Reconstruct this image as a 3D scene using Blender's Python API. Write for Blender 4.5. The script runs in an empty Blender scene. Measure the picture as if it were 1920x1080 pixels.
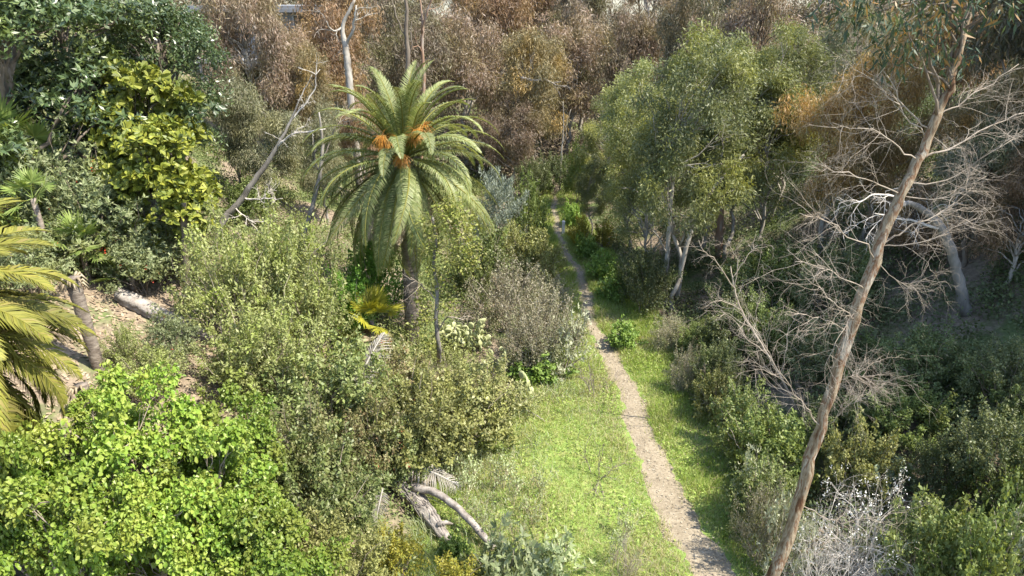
import bpy, math, random
import numpy as np
from mathutils import Matrix, Vector, Euler

# ------------------------------------------------------------------ camera, world, sun
S = bpy.context.scene
CH, PITCH, F = 15.0, math.radians(22.6), 1300.0
cam = bpy.data.cameras.new('camera')
cam.sensor_width = 36.0
cam.lens = 36.0 * F / 1920
cam.clip_start = 0.1
cam.clip_end = 2000
camo = bpy.data.objects.new('camera', cam)
S.collection.objects.link(camo)
camo.location = (0, 0, CH)
camo.rotation_euler = (math.pi / 2 - PITCH, 0, 0)
S.camera = camo

SUN_EL = math.radians(56)
SUN_AZ = math.radians(108)                        # clockwise from +Y: from the right
world = bpy.data.worlds.new('World')
S.world = world
world.use_nodes = True
wn = world.node_tree
bg = wn.nodes['Background']
sky = wn.nodes.new('ShaderNodeTexSky')
sky.sky_type = 'NISHITA'
sky.sun_disc = False
sky.sun_elevation = SUN_EL
sky.sun_rotation = SUN_AZ
wn.links.new(sky.outputs['Color'], bg.inputs['Color'])
bg.inputs['Strength'].default_value = 0.15
sl = bpy.data.lights.new('sun', 'SUN')
sl.energy = 4.3
sl.angle = math.radians(0.5)
sl.color = (1.0, 0.93, 0.8)
so = bpy.data.objects.new('sun', sl)
S.collection.objects.link(so)
sdir = Vector((math.sin(SUN_AZ) * math.cos(SUN_EL), math.cos(SUN_AZ) * math.cos(SUN_EL), math.sin(SUN_EL)))
so.rotation_euler = sdir.to_track_quat('Z', 'Y').to_euler()
so.location = sdir * 80
S.view_settings.view_transform = 'Standard'
S.view_settings.look = 'None'
S.view_settings.exposure = 1.4
S.view_settings.gamma = 1.0
S.cycles.max_bounces = 6
S.cycles.diffuse_bounces = 3
S.cycles.glossy_bounces = 2
S.cycles.transmission_bounces = 4
S.cycles.use_denoising = True

# ------------------------------------------------------------------ helpers
cP, sP = math.cos(PITCH), math.sin(PITCH)


def ramp(d, k=1.0):
    return (np.sqrt(d * d + k) + d) * 0.5


TY = np.array([4, 8, 14.9, 20, 23.8, 28, 31.9, 36, 41.3, 45, 48, 51, 54, 57, 62, 75.])
TX = np.array([6.4, 6.05, 5.55, 5.05, 4.72, 4.4, 4.08, 3.95, 3.7, 3.35, 3.05, 3.2, 3.6, 3.75, 3.55, 3.0])
TW = np.array([.72, .70, .65, .57, .49, .44, .38, .35, .33, .32, .31, .3, .29, .26, .22, .2])
_yy = np.linspace(4, 75, 400)
_k = np.ones(17) / 17
_tx = np.convolve(np.pad(np.interp(_yy, TY, TX), 8, 'edge'), _k, 'valid')


def trail_x(y):
    return np.interp(y, _yy, _tx) + .16 * np.sin(np.asarray(y) * .55) + .07 * np.sin(np.asarray(y) * 1.3 + 1)


def terrain(x, y):
    x = np.asarray(x, float)
    y = np.asarray(y, float)
    z = 0.45 * ramp(-3.5 - x) + 0.5 * ramp(x - 9.5) + 0.22 * ramp(y - 68, 30)
    k = 0.6
    cap = 14.5 - 4.5 * np.clip((y - 70) / 45, 0, 1) * np.clip(1.6 - np.abs(x) / 60, 0, 1)
    z = -np.log(np.exp(-k * z) + np.exp(-k * cap)) / k - np.maximum(0, y - 165) * .12
    d = np.clip((np.abs(x - trail_x(y)) - 1.5) / 3, 0, 1)
    n = (np.sin(x * .55 + y * .31) + np.sin(x * .9 - y * .7 + 1.3) * .6 + np.sin(x * .21 + y * 1.1 + .4) * .5
         + np.sin(x * 1.9 + 2.) * np.sin(y * 1.7) * .35)
    return z - 0.1 + n * 0.16 * d


def W(px, py, Y):                                   # the point seen at a pixel of the photo, Y metres ahead
    u, v = (px - 960) / F, (540 - py) / F
    s = Y / (cP + v * sP)
    return Vector((u * s, Y, CH + s * (v * cP - sP)))


def G(px, py):                                      # where that line of sight meets the ground
    u, v = (px - 960) / F, (540 - py) / F
    d = Vector((u, cP + v * sP, v * cP - sP))
    s = 6.0
    while s < 160:
        p = d * s
        if CH + p.z < float(terrain(p.x, p.y)):
            break
        s += 0.05
    p = d * s
    return Vector((p.x, p.y, float(terrain(p.x, p.y)))), s


def Zat(py, Y):
    v = (540 - py) / F
    return CH + Y * (v * cP - sP) / (cP + v * sP)


def unit(a):
    return a / np.maximum(np.linalg.norm(a, axis=-1, keepdims=True), 1e-9)


class MB:
    def __init__(s):
        s.V, s.Q, s.T, s.n = [], [], [], 0
        s.qs, s.ts = [], []
        s.qm, s.tm = [], []

    def add(s, V, Q=None, T=None, smooth=False, mat=0):
        V = np.asarray(V, np.float32).reshape(-1, 3)
        if Q is not None and len(Q):
            Q = np.asarray(Q, np.int32).reshape(-1, 4)
            s.Q.append(Q + s.n); s.qs.append(np.full(len(Q), smooth)); s.qm.append(np.full(len(Q), mat, np.int32))
        if T is not None and len(T):
            T = np.asarray(T, np.int32).reshape(-1, 3)
            s.T.append(T + s.n); s.ts.append(np.full(len(T), smooth)); s.tm.append(np.full(len(T), mat, np.int32))
        s.V.append(V)
        s.n += len(V)

    def mesh(s, name, *mats):
        me = bpy.data.meshes.new(name)
        V = np.concatenate(s.V) if s.V else np.zeros((0, 3), np.float32)
        Q = np.concatenate(s.Q) if s.Q else np.zeros((0, 4), np.int32)
        T = np.concatenate(s.T) if s.T else np.zeros((0, 3), np.int32)
        me.vertices.add(len(V)); me.vertices.foreach_set('co', V.ravel())
        me.loops.add(Q.size + T.size)
        me.loops.foreach_set('vertex_index', np.concatenate([Q.ravel(), T.ravel()]).astype(np.int32))
        me.polygons.add(len(Q) + len(T))
        st = np.concatenate([np.arange(len(Q)) * 4, Q.size + np.arange(len(T)) * 3]).astype(np.int32)
        me.polygons.foreach_set('loop_start', st)
        sm = np.concatenate(s.qs + s.ts) if (s.qs or s.ts) else np.zeros(0, bool)
        me.polygons.foreach_set('use_smooth', sm.astype(bool))
        mi = np.concatenate(s.qm + s.tm) if (s.qm or s.tm) else np.zeros(0, np.int32)
        me.polygons.foreach_set('material_index', mi.astype(np.int32))
        for m in mats:
            me.materials.append(m)
        me.update(calc_edges=True)
        me.validate()
        return me


def tube(mb, P, R, k=6, rng=None, jit=0.0, mat=0, cap=True, ridge=0.0):
    P = np.asarray(P, float); n = len(P)
    R = np.broadcast_to(np.asarray(R, float), (n,))
    t = unit(np.gradient(P, axis=0))
    ref = np.array([0., 0., 1.]) if abs(t[:, 2].mean()) < .8 else np.array([0., 1., 0.])
    a = unit(np.cross(t, ref)); b = np.cross(t, a)
    th = np.arange(k) * 2 * math.pi / k
    rr = R[:, None] * np.ones((n, k))
    if rng is not None and jit:
        rr = rr * (1 + rng.uniform(-jit, jit, (n, k)))
    if ridge:
        rr = rr * (1 + rng.uniform(-ridge, ridge, k))[None]
    V = P[:, None] + rr[..., None] * (np.cos(th)[None, :, None] * a[:, None] + np.sin(th)[None, :, None] * b[:, None])
    i = np.arange(n - 1)[:, None] * k; j = np.arange(k)[None]; j2 = (j + 1) % k
    Q = np.stack([i + j, i + j2, i + k + j2, i + k + j], -1).reshape(-1, 4)
    V = V.reshape(-1, 3)
    T = None
    if cap:
        V = np.concatenate([V, P[:1], P[-1:]])
        j = np.arange(k); j2 = (j + 1) % k
        T = np.concatenate([np.stack([np.full(k, n * k), j2, j], -1),
                            np.stack([np.full(k, n * k + 1), (n - 1) * k + j, (n - 1) * k + j2], -1)])
    mb.add(V, Q, T, smooth=k > 4, mat=mat)


def box(mb, c, s, mat=0, rz=0.0):
    V = np.array([[x, y, z] for x in (-.5, .5) for y in (-.5, .5) for z in (-.5, .5)]) * np.array(s)
    if rz:
        c_, s_ = math.cos(rz), math.sin(rz)
        V = np.stack([V[:, 0] * c_ - V[:, 1] * s_, V[:, 0] * s_ + V[:, 1] * c_, V[:, 2]], -1)
    Q = [[0, 1, 3, 2], [4, 6, 7, 5], [0, 4, 5, 1], [2, 3, 7, 6], [0, 2, 6, 4], [1, 5, 7, 3]]
    mb.add(V + np.array(c), Q, mat=mat)


def curve(a, b, rng, n=8, sag=0.0, wob=0.05):       # a wandering line from a to b
    a = np.array(a, float); b = np.array(b, float)
    t = np.linspace(0, 1, n)[:, None]
    P = a + (b - a) * t
    L = np.linalg.norm(b - a)
    w = np.cumsum(rng.normal(0, 1, (n, 3)), 0)
    w -= w[0] + (w[-1] - w[0]) * t
    P = P + w * wob * L * 0.35
    P[:, 2] += sag * 4 * (t * (1 - t))[:, 0] * L
    return P


def leaves(mb, P, A, N, L, Wd, big=False, fold=0.25, mat=0):
    n = len(P)
    A = unit(A); Sd = unit(np.cross(A, N)); N = np.cross(Sd, A)
    L = np.broadcast_to(L, (n,))[:, None]; Wd = np.broadcast_to(Wd, (n,))[:, None] * 0.5
    i = np.arange(n)[:, None]
    if not big:
        V = np.stack([P, P + A * L * .42 + Sd * Wd, P + A * L, P + A * L * .42 - Sd * Wd], 1)
        mb.add(V.reshape(-1, 3), i * 4 + np.arange(4)[None], mat=mat)
    else:
        up = N * Wd * fold
        V = np.stack([P, P + A * L * .3 + Sd * Wd * .75 + up * .7, P + A * L * .7 + Sd * Wd + up, P + A * L - N * L * .12,
                      P + A * L * .7 - Sd * Wd + up, P + A * L * .3 - Sd * Wd * .75 + up * .7], 1)
        Q = np.concatenate([i * 6 + np.array([[0, 1, 2, 3]]), i * 6 + np.array([[0, 3, 4, 5]])])
        mb.add(V.reshape(-1, 3), Q, mat=mat)


def rdir(rng, n):
    return unit(rng.normal(0, 1, (n, 3)))


def clump_leaves(mb, rng, C, CR, per, L, Wd, mode='broad', big=False, zs=1.0, up=0.6, mat=0, sv=.45, D=None):
    """leaf clumps: C centres, CR radii, per leaves in each"""
    m = len(C)
    ci = np.repeat(np.arange(m), per)
    n = len(ci)
    if mode == 'whorl':
        k = 6
        nr = n // k
        ci = ci[::k][:nr]; nr = len(ci)
        O = rdir(rng, nr); O[:, 2] = np.abs(O[:, 2]) * .9 - .15; O = unit(O)
        P = C[ci] + O * (CR[ci] * rng.uniform(.55, 1, nr) ** .5)[:, None] * np.array([1, 1, zs])
        if D is not None:
            tt = rng.uniform(-.9, 1.3, nr)
            P = C[ci] + (D[ci] * tt[:, None] + O * .5) * CR[ci][:, None]
        ax = unit(O + rng.normal(0, .35, (nr, 3)) + np.array([0, 0, .35]))
        P = np.repeat(P, k, 0); ax = np.repeat(ax, k, 0)
        n = len(P)
        rnd = unit(np.cross(ax, rdir(rng, n)))
        tilt = rng.uniform(.15, .8, n)[:, None]
        A = unit(rnd + ax * tilt)
        N = unit(ax - A * (ax * A).sum(1, keepdims=True) + rng.normal(0, .15, (n, 3)))
    else:
        O = rdir(rng, n)
        r = rng.uniform(0, 1, n) ** (1 / 2.2)
        P = C[ci] + O * (CR[ci] * r)[:, None] * np.array([1, 1, zs])
        if D is not None:                                # leafy sprays along branchlets instead of round clumps
            tt = rng.uniform(-.9, 1.25, n)
            P = C[ci] + (D[ci] * tt[:, None] + O * (.42 * (1.15 - .55 * np.clip(tt, 0, 1)) * r)[:, None]) * CR[ci][:, None]
        if mode == 'hang':
            A = unit(np.array([0, 0, -1.]) + rng.normal(0, .62, (n, 3)) + O * .25)
            N = unit(np.cross(A, rdir(rng, n)))
        elif mode == 'loose':
            A = unit(np.array([0, 0, -.45]) + rng.normal(0, .6, (n, 3)) + O * .3)
            N = unit(np.cross(A, rdir(rng, n)) + np.array([0, 0, .4]))
        elif mode == 'up':
            A = unit(np.array([0, 0, .9]) + rng.normal(0, .5, (n, 3)) + O * .5)
            N = unit(np.cross(A, rdir(rng, n)))
        else:
            N = unit(np.array([0, 0, up]) + O * .5 + rng.normal(0, .45, (n, 3)))
            A = unit(np.cross(N, rdir(rng, n)) + O * .3)
    s = rng.uniform(1 - sv, 1 + sv, len(P))
    leaves(mb, P, A, N, L * s, Wd * s, big=big, mat=mat)


def grow(mb, rng, p, d, L, r, depth, nchild=5, spread=.8, droop=0.0, wob=.25, k=4, ratio=.55, tips=None):
    n = 5 if depth else 4
    P = [np.array(p, float)]
    d = unit(np.array(d, float))
    for i in range(n - 1):
        d = unit(d + rng.normal(0, wob, 3) * .5 + np.array([0, 0, -droop]))
        P.append(P[-1] + d * L / (n - 1))
    P = np.array(P)
    tube(mb, P, np.linspace(r, r * .35, n), k=k if depth else 3, cap=False)
    if depth == 0:
        if tips is not None:
            tips.append(P[-1])
        return
    for c in range(nchild):
        t = rng.uniform(.2, 1)
        i = min(int(t * (n - 1)), n - 2)
        q = P[i] + (P[i + 1] - P[i]) * (t * (n - 1) - i)
        dd = unit(P[i + 1] - P[i])
        nd = unit(dd + rdir(rng, 1)[0] * spread)
        grow(mb, rng, q, nd, L * ratio * rng.uniform(.7, 1.2), r * .5, depth - 1, nchild, spread, droop, wob, k, ratio, tips)


def link(o):
    S.collection.objects.link(o)
    return o


def tag(o, label=None, cat=None, group=None, kind=None):
    if label: o['label'] = label
    if cat: o['category'] = cat
    if group: o['group'] = group
    if kind: o['kind'] = kind
    return o


def empty(name, loc, rz=0.0, sc=(1, 1, 1), label=None, cat=None, group=None):
    o = link(bpy.data.objects.new(name, None))
    o.location = loc; o.rotation_euler = (0, 0, rz); o.scale = sc
    o.empty_display_size = .2
    return tag(o, label, cat, group)


def part(name, me, parent, M=None, label=None):
    o = link(bpy.data.objects.new(name, me))
    o.parent = parent
    if name in ('berries', 'flowers', 'leaves'): o['kind'] = 'stuff'
    if M is not None:
        o.matrix_local = M
    if label: o['label'] = label
    return o


def copy_tree(src, parent=None):
    c = src.copy(); link(c)
    if parent is not None: c.parent = parent
    for ch in src.children:
        copy_tree(ch, c)
    return c


# ------------------------------------------------------------------ materials
def nmat(name):
    m = bpy.data.materials.new(name); m.use_nodes = True
    nt = m.node_tree
    return m, nt, nt.nodes['Principled BSDF'], nt.nodes['Material Output']


def rampnode(nt, cols, inp=None, pos=None):
    r = nt.nodes.new('ShaderNodeValToRGB')
    e = r.color_ramp.elements
    while len(e) < len(cols): e.new(.5)
    for i, c in enumerate(cols):
        e[i].position = pos[i] if pos else i / (len(cols) - 1)
        e[i].color = (*c, 1)
    if inp is not None: nt.links.new(inp, r.inputs['Fac'])
    return r


def noise(nt, scale, detail=4, coord='Object', vec=None, rough=.6):
    n = nt.nodes.new('ShaderNodeTexNoise')
    n.inputs['Scale'].default_value = scale; n.inputs['Detail'].default_value = detail
    n.inputs['Roughness'].default_value = rough
    tc = nt.nodes.new('ShaderNodeTexCoord')
    src = tc.outputs[coord]
    if vec:
        mp = nt.nodes.new('ShaderNodeMapping'); mp.inputs['Scale'].default_value = vec
        nt.links.new(src, mp.inputs['Vector']); src = mp.outputs['Vector']
    nt.links.new(src, n.inputs['Vector'])
    return n


def mixc(nt, a, b, f, mode='MIX'):
    m = nt.nodes.new('ShaderNodeMix'); m.data_type = 'RGBA'; m.blend_type = mode
    for s, v in ((m.inputs[0], f), (m.inputs[6], a), (m.inputs[7], b)):
        if isinstance(v, (int, float)): s.default_value = v
        elif isinstance(v, tuple): s.default_value = (*v, 1)
        else: nt.links.new(v, s)
    return m.outputs[2]


def leafmat(name, cols, tr=.35, rough=.5, spec=.35, tint=(1.15, 1.1, .6), patch=None, pscale=.6, var=.25):
    """cols: the range of single leaves; patch: colour of a whole spray of new or dying leaves"""
    m, nt, p, out = nmat(name)
    g = nt.nodes.new('ShaderNodeNewGeometry')
    r = rampnode(nt, cols, g.outputs['Random Per Island'])
    col = r.outputs['Color']
    if patch:
        nz = noise(nt, pscale, 2)
        pr = rampnode(nt, [(0, 0, 0), (1, 1, 1)], nz.outputs['Fac'], [.48, .66])
        col = mixc(nt, col, patch, pr.outputs['Color'])
    oi = nt.nodes.new('ShaderNodeObjectInfo')
    hv = nt.nodes.new('ShaderNodeHueSaturation')
    mr = nt.nodes.new('ShaderNodeMapRange')
    mr.inputs['To Min'].default_value = 1 - var; mr.inputs['To Max'].default_value = 1 + var
    nt.links.new(oi.outputs['Random'], mr.inputs['Value'])
    nt.links.new(mr.outputs['Result'], hv.inputs['Value'])
    nt.links.new(col, hv.inputs['Color'])
    col = hv.outputs['Color']
    nt.links.new(col, p.inputs['Base Color'])
    p.inputs['Roughness'].default_value = rough
    p.inputs['Specular IOR Level'].default_value = spec
    t = nt.nodes.new('ShaderNodeBsdfTranslucent')
    nt.links.new(mixc(nt, col, tint, 1.0, 'MULTIPLY'), t.inputs['Color'])
    mx = nt.nodes.new('ShaderNodeMixShader'); mx.inputs['Fac'].default_value = tr
    nt.links.new(p.outputs[0], mx.inputs[1]); nt.links.new(t.outputs[0], mx.inputs[2])
    nt.links.new(mx.outputs[0], out.inputs['Surface'])
    return m


def barkmat(name, cols, scale=3.0, stretch=(1, 1, .25), bump=.5, rough=.85, pos=None):
    m, nt, p, out = nmat(name)
    n = noise(nt, scale, 6, vec=stretch)
    r = rampnode(nt, cols, n.outputs['Fac'], pos or [.3 + .4 * i / (len(cols) - 1) for i in range(len(cols))])
    nt.links.new(r.outputs['Color'], p.inputs['Base Color'])
    p.inputs['Roughness'].default_value = rough
    p.inputs['Specular IOR Level'].default_value = .2
    b = nt.nodes.new('ShaderNodeBump'); b.inputs['Strength'].default_value = bump; b.inputs['Distance'].default_value = .03
    n2 = noise(nt, scale * 3, 6, vec=stretch)
    nt.links.new(n2.outputs['Fac'], b.inputs['Height']); nt.links.new(b.outputs['Normal'], p.inputs['Normal'])
    return m


def plain(name, col, rough=.7, var=.15, scale=4.0):
    m, nt, p, out = nmat(name)
    n = noise(nt, scale, 5)
    a = tuple(c * (1 - var) for c in col); b = tuple(min(1, c * (1 + var)) for c in col)
    r = rampnode(nt, [a, b], n.outputs['Fac'], [.3, .7])
    nt.links.new(r.outputs['Color'], p.inputs['Base Color'])
    p.inputs['Roughness'].default_value = rough
    return m


M = {}
M['euc_brown'] = leafmat('dry eucalyptus leaf', [(.17, .125, .085), (.25, .19, .14), (.2, .175, .1), (.38, .32, .25)], tr=.25, patch=(.19, .18, .075), pscale=.3, var=.35, tint=(1.1, 1, .7))
M['euc_rust'] = leafmat('rust eucalyptus leaf', [(.25, .185, .1), (.34, .25, .135), (.25, .22, .11), (.42, .34, .22)], tr=.3, patch=(.5, .28, .09), pscale=.4)
M['euc_green'] = leafmat('green eucalyptus leaf', [(.11, .13, .055), (.16, .185, .075), (.2, .22, .1), (.28, .29, .19)], tr=.35, patch=(.29, .3, .08), pscale=.28)
M['euc_dark'] = leafmat('dark eucalyptus leaf', [(.09, .095, .055), (.15, .135, .09), (.2, .165, .115), (.12, .14, .075)], tr=.25, patch=(.13, .1, .05), pscale=.25)  # darker olive and brown leaf colours of the dark eucalyptus trees
M['olive_fine'] = leafmat('fine olive leaf', [(.13, .14, .08), (.18, .18, .1), (.22, .2, .13), (.15, .17, .09)], tr=.25, patch=(.2, .19, .09))
M['ficus'] = leafmat('glossy dark leaf', [(.04, .065, .025), (.06, .095, .035), (.08, .12, .04), (.14, .18, .07)], tr=.2, rough=.36, spec=.6, patch=(.14, .18, .04), pscale=.3)
M['fiddle'] = leafmat('large yellow green leaf', [(.1, .135, .02), (.19, .22, .03), (.31, .32, .045), (.04, .06, .015)], tr=.2, rough=.5, spec=.4)
M['toyon'] = leafmat('grey green shrub leaf', [(.14, .18, .075), (.2, .24, .11), (.27, .31, .15), (.35, .38, .22)], tr=.3, patch=(.25, .27, .1), pscale=.7)
M['lime'] = leafmat('lime shrub leaf', [(.15, .2, .05), (.22, .27, .06), (.28, .32, .08), (.17, .22, .06)], tr=.35)
M['pale'] = leafmat('pale green leaf', [(.18, .21, .065), (.25, .28, .1), (.32, .33, .15), (.22, .25, .09)], tr=.35, patch=(.25, .3, .07), pscale=.8)
M['sumac'] = leafmat('olive sumac leaf', [(.13, .15, .055), (.2, .22, .08), (.28, .28, .13), (.22, .2, .09)], tr=.3, rough=.45, spec=.4, patch=(.23, .23, .08), pscale=.9)
M['rusty_sumac'] = leafmat('reddish sumac leaf', [(.14, .155, .06), (.21, .215, .09), (.27, .26, .12), (.28, .19, .11)], tr=.25, rough=.4, patch=(.22, .21, .08), pscale=.9)
M['fig'] = leafmat('bright fig leaf', [(.11, .19, .025), (.17, .27, .035), (.23, .33, .05), (.3, .37, .08)], tr=.35, rough=.42, spec=.4, patch=(.27, .31, .06), pscale=.9)
M['bright'] = leafmat('bright bush leaf', [(.1, .21, .03), (.15, .28, .04), (.2, .34, .06)], tr=.4)
M['blue'] = leafmat('blue grey leaf', [(.16, .19, .15), (.22, .25, .2), (.28, .31, .26)], tr=.2)
M['orange_top'] = leafmat('orange gum leaf', [(.36, .21, .07), (.44, .27, .1), (.28, .2, .09), (.52, .36, .19)], tr=.35, patch=(.24, .2, .09), pscale=.3)
M['castor'] = leafmat('blue green weed leaf', [(.27, .33, .15), (.35, .4, .21), (.43, .47, .29)], tr=.35, spec=.15, rough=.7)
M['grey_scrub'] = leafmat('dry scrub leaf', [(.22, .2, .135), (.3, .27, .19), (.37, .33, .25), (.22, .23, .11)], tr=.25, patch=(.2, .22, .09), pscale=1.0)
M['silver'] = leafmat('silver leaf', [(.28, .3, .19), (.36, .375, .25), (.45, .455, .33), (.22, .25, .13)], tr=.25)
M['dark_shrub'] = leafmat('deep green shrub leaf', [(.08, .1, .04), (.12, .145, .06), (.165, .185, .08), (.22, .235, .12)], tr=.3, rough=.4, patch=(.09, .13, .03), pscale=.5)
M['mid_shrub'] = leafmat('mid green shrub leaf', [(.09, .13, .035), (.14, .19, .05), (.19, .24, .07), (.23, .27, .1)], tr=.35, patch=(.18, .2, .05), pscale=.7)
M['golden'] = leafmat('golden shrub leaf', [(.22, .2, .03), (.3, .27, .04), (.2, .22, .04)], tr=.35)
M['weed'] = leafmat('lush weed leaf', [(.15, .24, .045), (.21, .32, .065), (.28, .38, .1)], tr=.35)
M['vine'] = leafmat('vine leaf', [(.15, .19, .04), (.23, .26, .06), (.3, .31, .08), (.18, .17, .07)], tr=.35)
M['near_euc'] = leafmat('long dark leaf', [(.03, .05, .03), (.045, .075, .04), (.06, .09, .045), (.3, .16, .05)], tr=.3, rough=.5, spec=.4)
M['under_left'] = leafmat('left undergrowth leaf', [(.09, .13, .04), (.15, .2, .06), (.21, .24, .09), (.17, .15, .08)], tr=.3, patch=(.2, .22, .07), pscale=.25)
M['under_right'] = leafmat('right undergrowth leaf', [(.08, .11, .045), (.12, .16, .06), (.16, .2, .075), (.17, .15, .09)], tr=.3, patch=(.1, .14, .03), pscale=.25)
M['palm'] = leafmat('palm leaflet', [(.15, .19, .06), (.2, .24, .08), (.26, .29, .12), (.3, .31, .14)], tr=.3, rough=.5, spec=.4)
M['palm_yellow'] = leafmat('yellow palm leaflet', [(.14, .15, .028), (.195, .195, .035), (.26, .245, .045), (.165, .175, .04), (.28, .22, .08)], tr=.35, rough=.55, spec=.3)
M['palm_dead'] = leafmat('dead palm leaflet', [(.24, .19, .12), (.32, .26, .17), (.4, .34, .24)], tr=.15)
M['white_frond'] = leafmat('bleached palm leaflet', [(.28, .25, .22), (.38, .35, .31), (.48, .45, .4)], tr=.1)
M['fan'] = leafmat('fan palm leaf', [(.14, .2, .05), (.2, .27, .07), (.27, .32, .1)], tr=.3)
M['fan_yellow'] = leafmat('young palm leaf', [(.28, .28, .03), (.36, .34, .04), (.24, .26, .04)], tr=.35)
M['orange'] = leafmat('orange fruit strand', [(.3, .13, .02), (.42, .18, .03), (.5, .25, .05), (.33, .2, .06)], tr=.1)
M['red'] = leafmat('red berry', [(.4, .03, .02), (.5, .07, .03)], tr=.1)
M['flower'] = leafmat('white flower', [(.6, .58, .56), (.72, .7, .68), (.8, .78, .76)], tr=.2)
M['redtip'] = leafmat('red leaf tip', [(.38, .1, .05), (.42, .17, .07)], tr=.2)
M['cactus'] = plain('pale cactus pad', (.38, .4, .2), .55, .2, 6)
M['cactus_dark'] = plain('green cactus pad', (.2, .25, .15), .5, .2, 6)
M['bark_pale'] = barkmat('pale smooth bark', [(.13, .11, .09), (.27, .24, .2), (.4, .37, .32), (.24, .195, .155)])
M['bark_grey'] = barkmat('grey bark', [(.13, .115, .1), (.24, .22, .19), (.33, .3, .27)])
M['bark_grey_brown'] = barkmat('grey brown bark', [(.08, .065, .05), (.16, .13, .1), (.24, .2, .16)])
M['bark_peel'] = barkmat('peeling tan bark', [(.1, .05, .025), (.24, .18, .115), (.31, .26, .185), (.16, .08, .038), (.38, .335, .26)], scale=2.6, stretch=(2.2, 2.2, .5), bump=1.0, pos=[.36, .45, .5, .56, .64])
M['bark_orange'] = barkmat('orange bark', [(.22, .18, .145), (.27, .16, .1), (.33, .29, .245)])
M['palm_bark'] = barkmat('palm bark', [(.09, .07, .055), (.2, .165, .135), (.3, .26, .21)], scale=5, stretch=(.6, .6, 2.2), bump=1.0)
M['dead_wood'] = barkmat('bleached wood', [(.13, .11, .095), (.27, .24, .21), (.39, .36, .32)], scale=4, stretch=(1, 1, 1), bump=.9)
M['twig'] = barkmat('bare twig', [(.23, .185, .14), (.34, .285, .225), (.42, .36, .295)], scale=2, stretch=(1, 1, 1))
M['twig_white'] = barkmat('pale twig', [(.42, .38, .33), (.56, .51, .45), (.66, .62, .56)], scale=2, stretch=(1, 1, 1))
M['twig_dark'] = barkmat('dark twig', [(.1, .08, .065), (.18, .15, .125), (.26, .22, .19)], scale=2, stretch=(1, 1, 1))
M['stem'] = barkmat('shrub stem', [(.12, .09, .065), (.22, .18, .14), (.32, .28, .23)], scale=4)
M['wall_white'] = plain('white render', (.62, .62, .63), .8, .06, 1.2)
M['wall_grey'] = plain('grey siding', (.22, .225, .235), .8, .08, 1.2)
M['roof_grey'] = plain('pale grey roof', (.2, .205, .215), .7, .1, 2)
M['trim'] = plain('white trim', (.42, .42, .42), .6, .06, 2)
M['post_white'] = plain('weathered white paint', (.66, .63, .58), .7, .15, 9)
mg, ntg, pg, og = nmat('window glass')
pg.inputs['Base Color'].default_value = (.02, .025, .03, 1); pg.inputs['Roughness'].default_value = .08
M['glass'] = mg
M['rust'] = leafmat('rust dead shrub', [(.3, .1, .04), (.4, .16, .06), (.25, .13, .07)], tr=.2)
M['litter'] = leafmat('fallen leaf', [(.24, .175, .11), (.33, .25, .165), (.4, .32, .225), (.18, .125, .08)], tr=.05, rough=.7)

# ground: soil and litter with green patches
m, nt, p, out = nmat('ground')
n1 = noise(nt, .35, 6); n2 = noise(nt, 6, 8)
soil = rampnode(nt, [(.1, .075, .05), (.2, .155, .11), (.3, .24, .17)], n2.outputs['Fac'], [.3, .5, .72])
gr = rampnode(nt, [(.07, .1, .03), (.13, .16, .05)], n2.outputs['Fac'], [.35, .65])
f = rampnode(nt, [(0, 0, 0), (1, 1, 1)], n1.outputs['Fac'], [.47, .58])
nt.links.new(mixc(nt, soil.outputs['Color'], gr.outputs['Color'], f.outputs['Color']), p.inputs['Base Color'])
p.inputs['Roughness'].default_value = .95
M['ground'] = m
# turf under the blades
m, nt, p, out = nmat('turf')
n2 = noise(nt, 3, 8)
r = rampnode(nt, [(.1, .16, .03), (.17, .24, .05), (.27, .27, .1)], n2.outputs['Fac'], [.3, .52, .75])
nt.links.new(r.outputs['Color'], p.inputs['Base Color']); p.inputs['Roughness'].default_value = .95
M['turf'] = m
# dirt trail
m, nt, p, out = nmat('trail dirt')
n1 = noise(nt, 1.6, 6); n2 = noise(nt, 9, 10, rough=.8)
a = rampnode(nt, [(.17, .14, .097), (.262, .222, .16), (.365, .318, .245)], n2.outputs['Fac'], [.34, .52, .7])
b = rampnode(nt, [(.8, .77, .72), (1.12, 1.1, 1.07)], n1.outputs['Fac'], [.35, .65])
nt.links.new(mixc(nt, a.outputs['Color'], b.outputs['Color'], 1.0, 'MULTIPLY'), p.inputs['Base Color'])
p.inputs['Roughness'].default_value = .95
bp = nt.nodes.new('ShaderNodeBump'); bp.inputs['Strength'].default_value = .8; bp.inputs['Distance'].default_value = .03
nt.links.new(n2.outputs['Fac'], bp.inputs['Height']); nt.links.new(bp.outputs['Normal'], p.inputs['Normal'])
M['trail'] = m
M['grass'] = leafmat('grass blade', [(.23, .28, .07), (.32, .37, .105), (.4, .42, .16), (.48, .45, .27)], tr=.35, patch=(.42, .4, .19), pscale=.8, tint=(1.1, 1.1, .6))
M['grass_tall'] = leafmat('lush grass blade', [(.17, .26, .045), (.23, .33, .06), (.3, .38, .09), (.36, .38, .15)], tr=.35)

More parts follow.
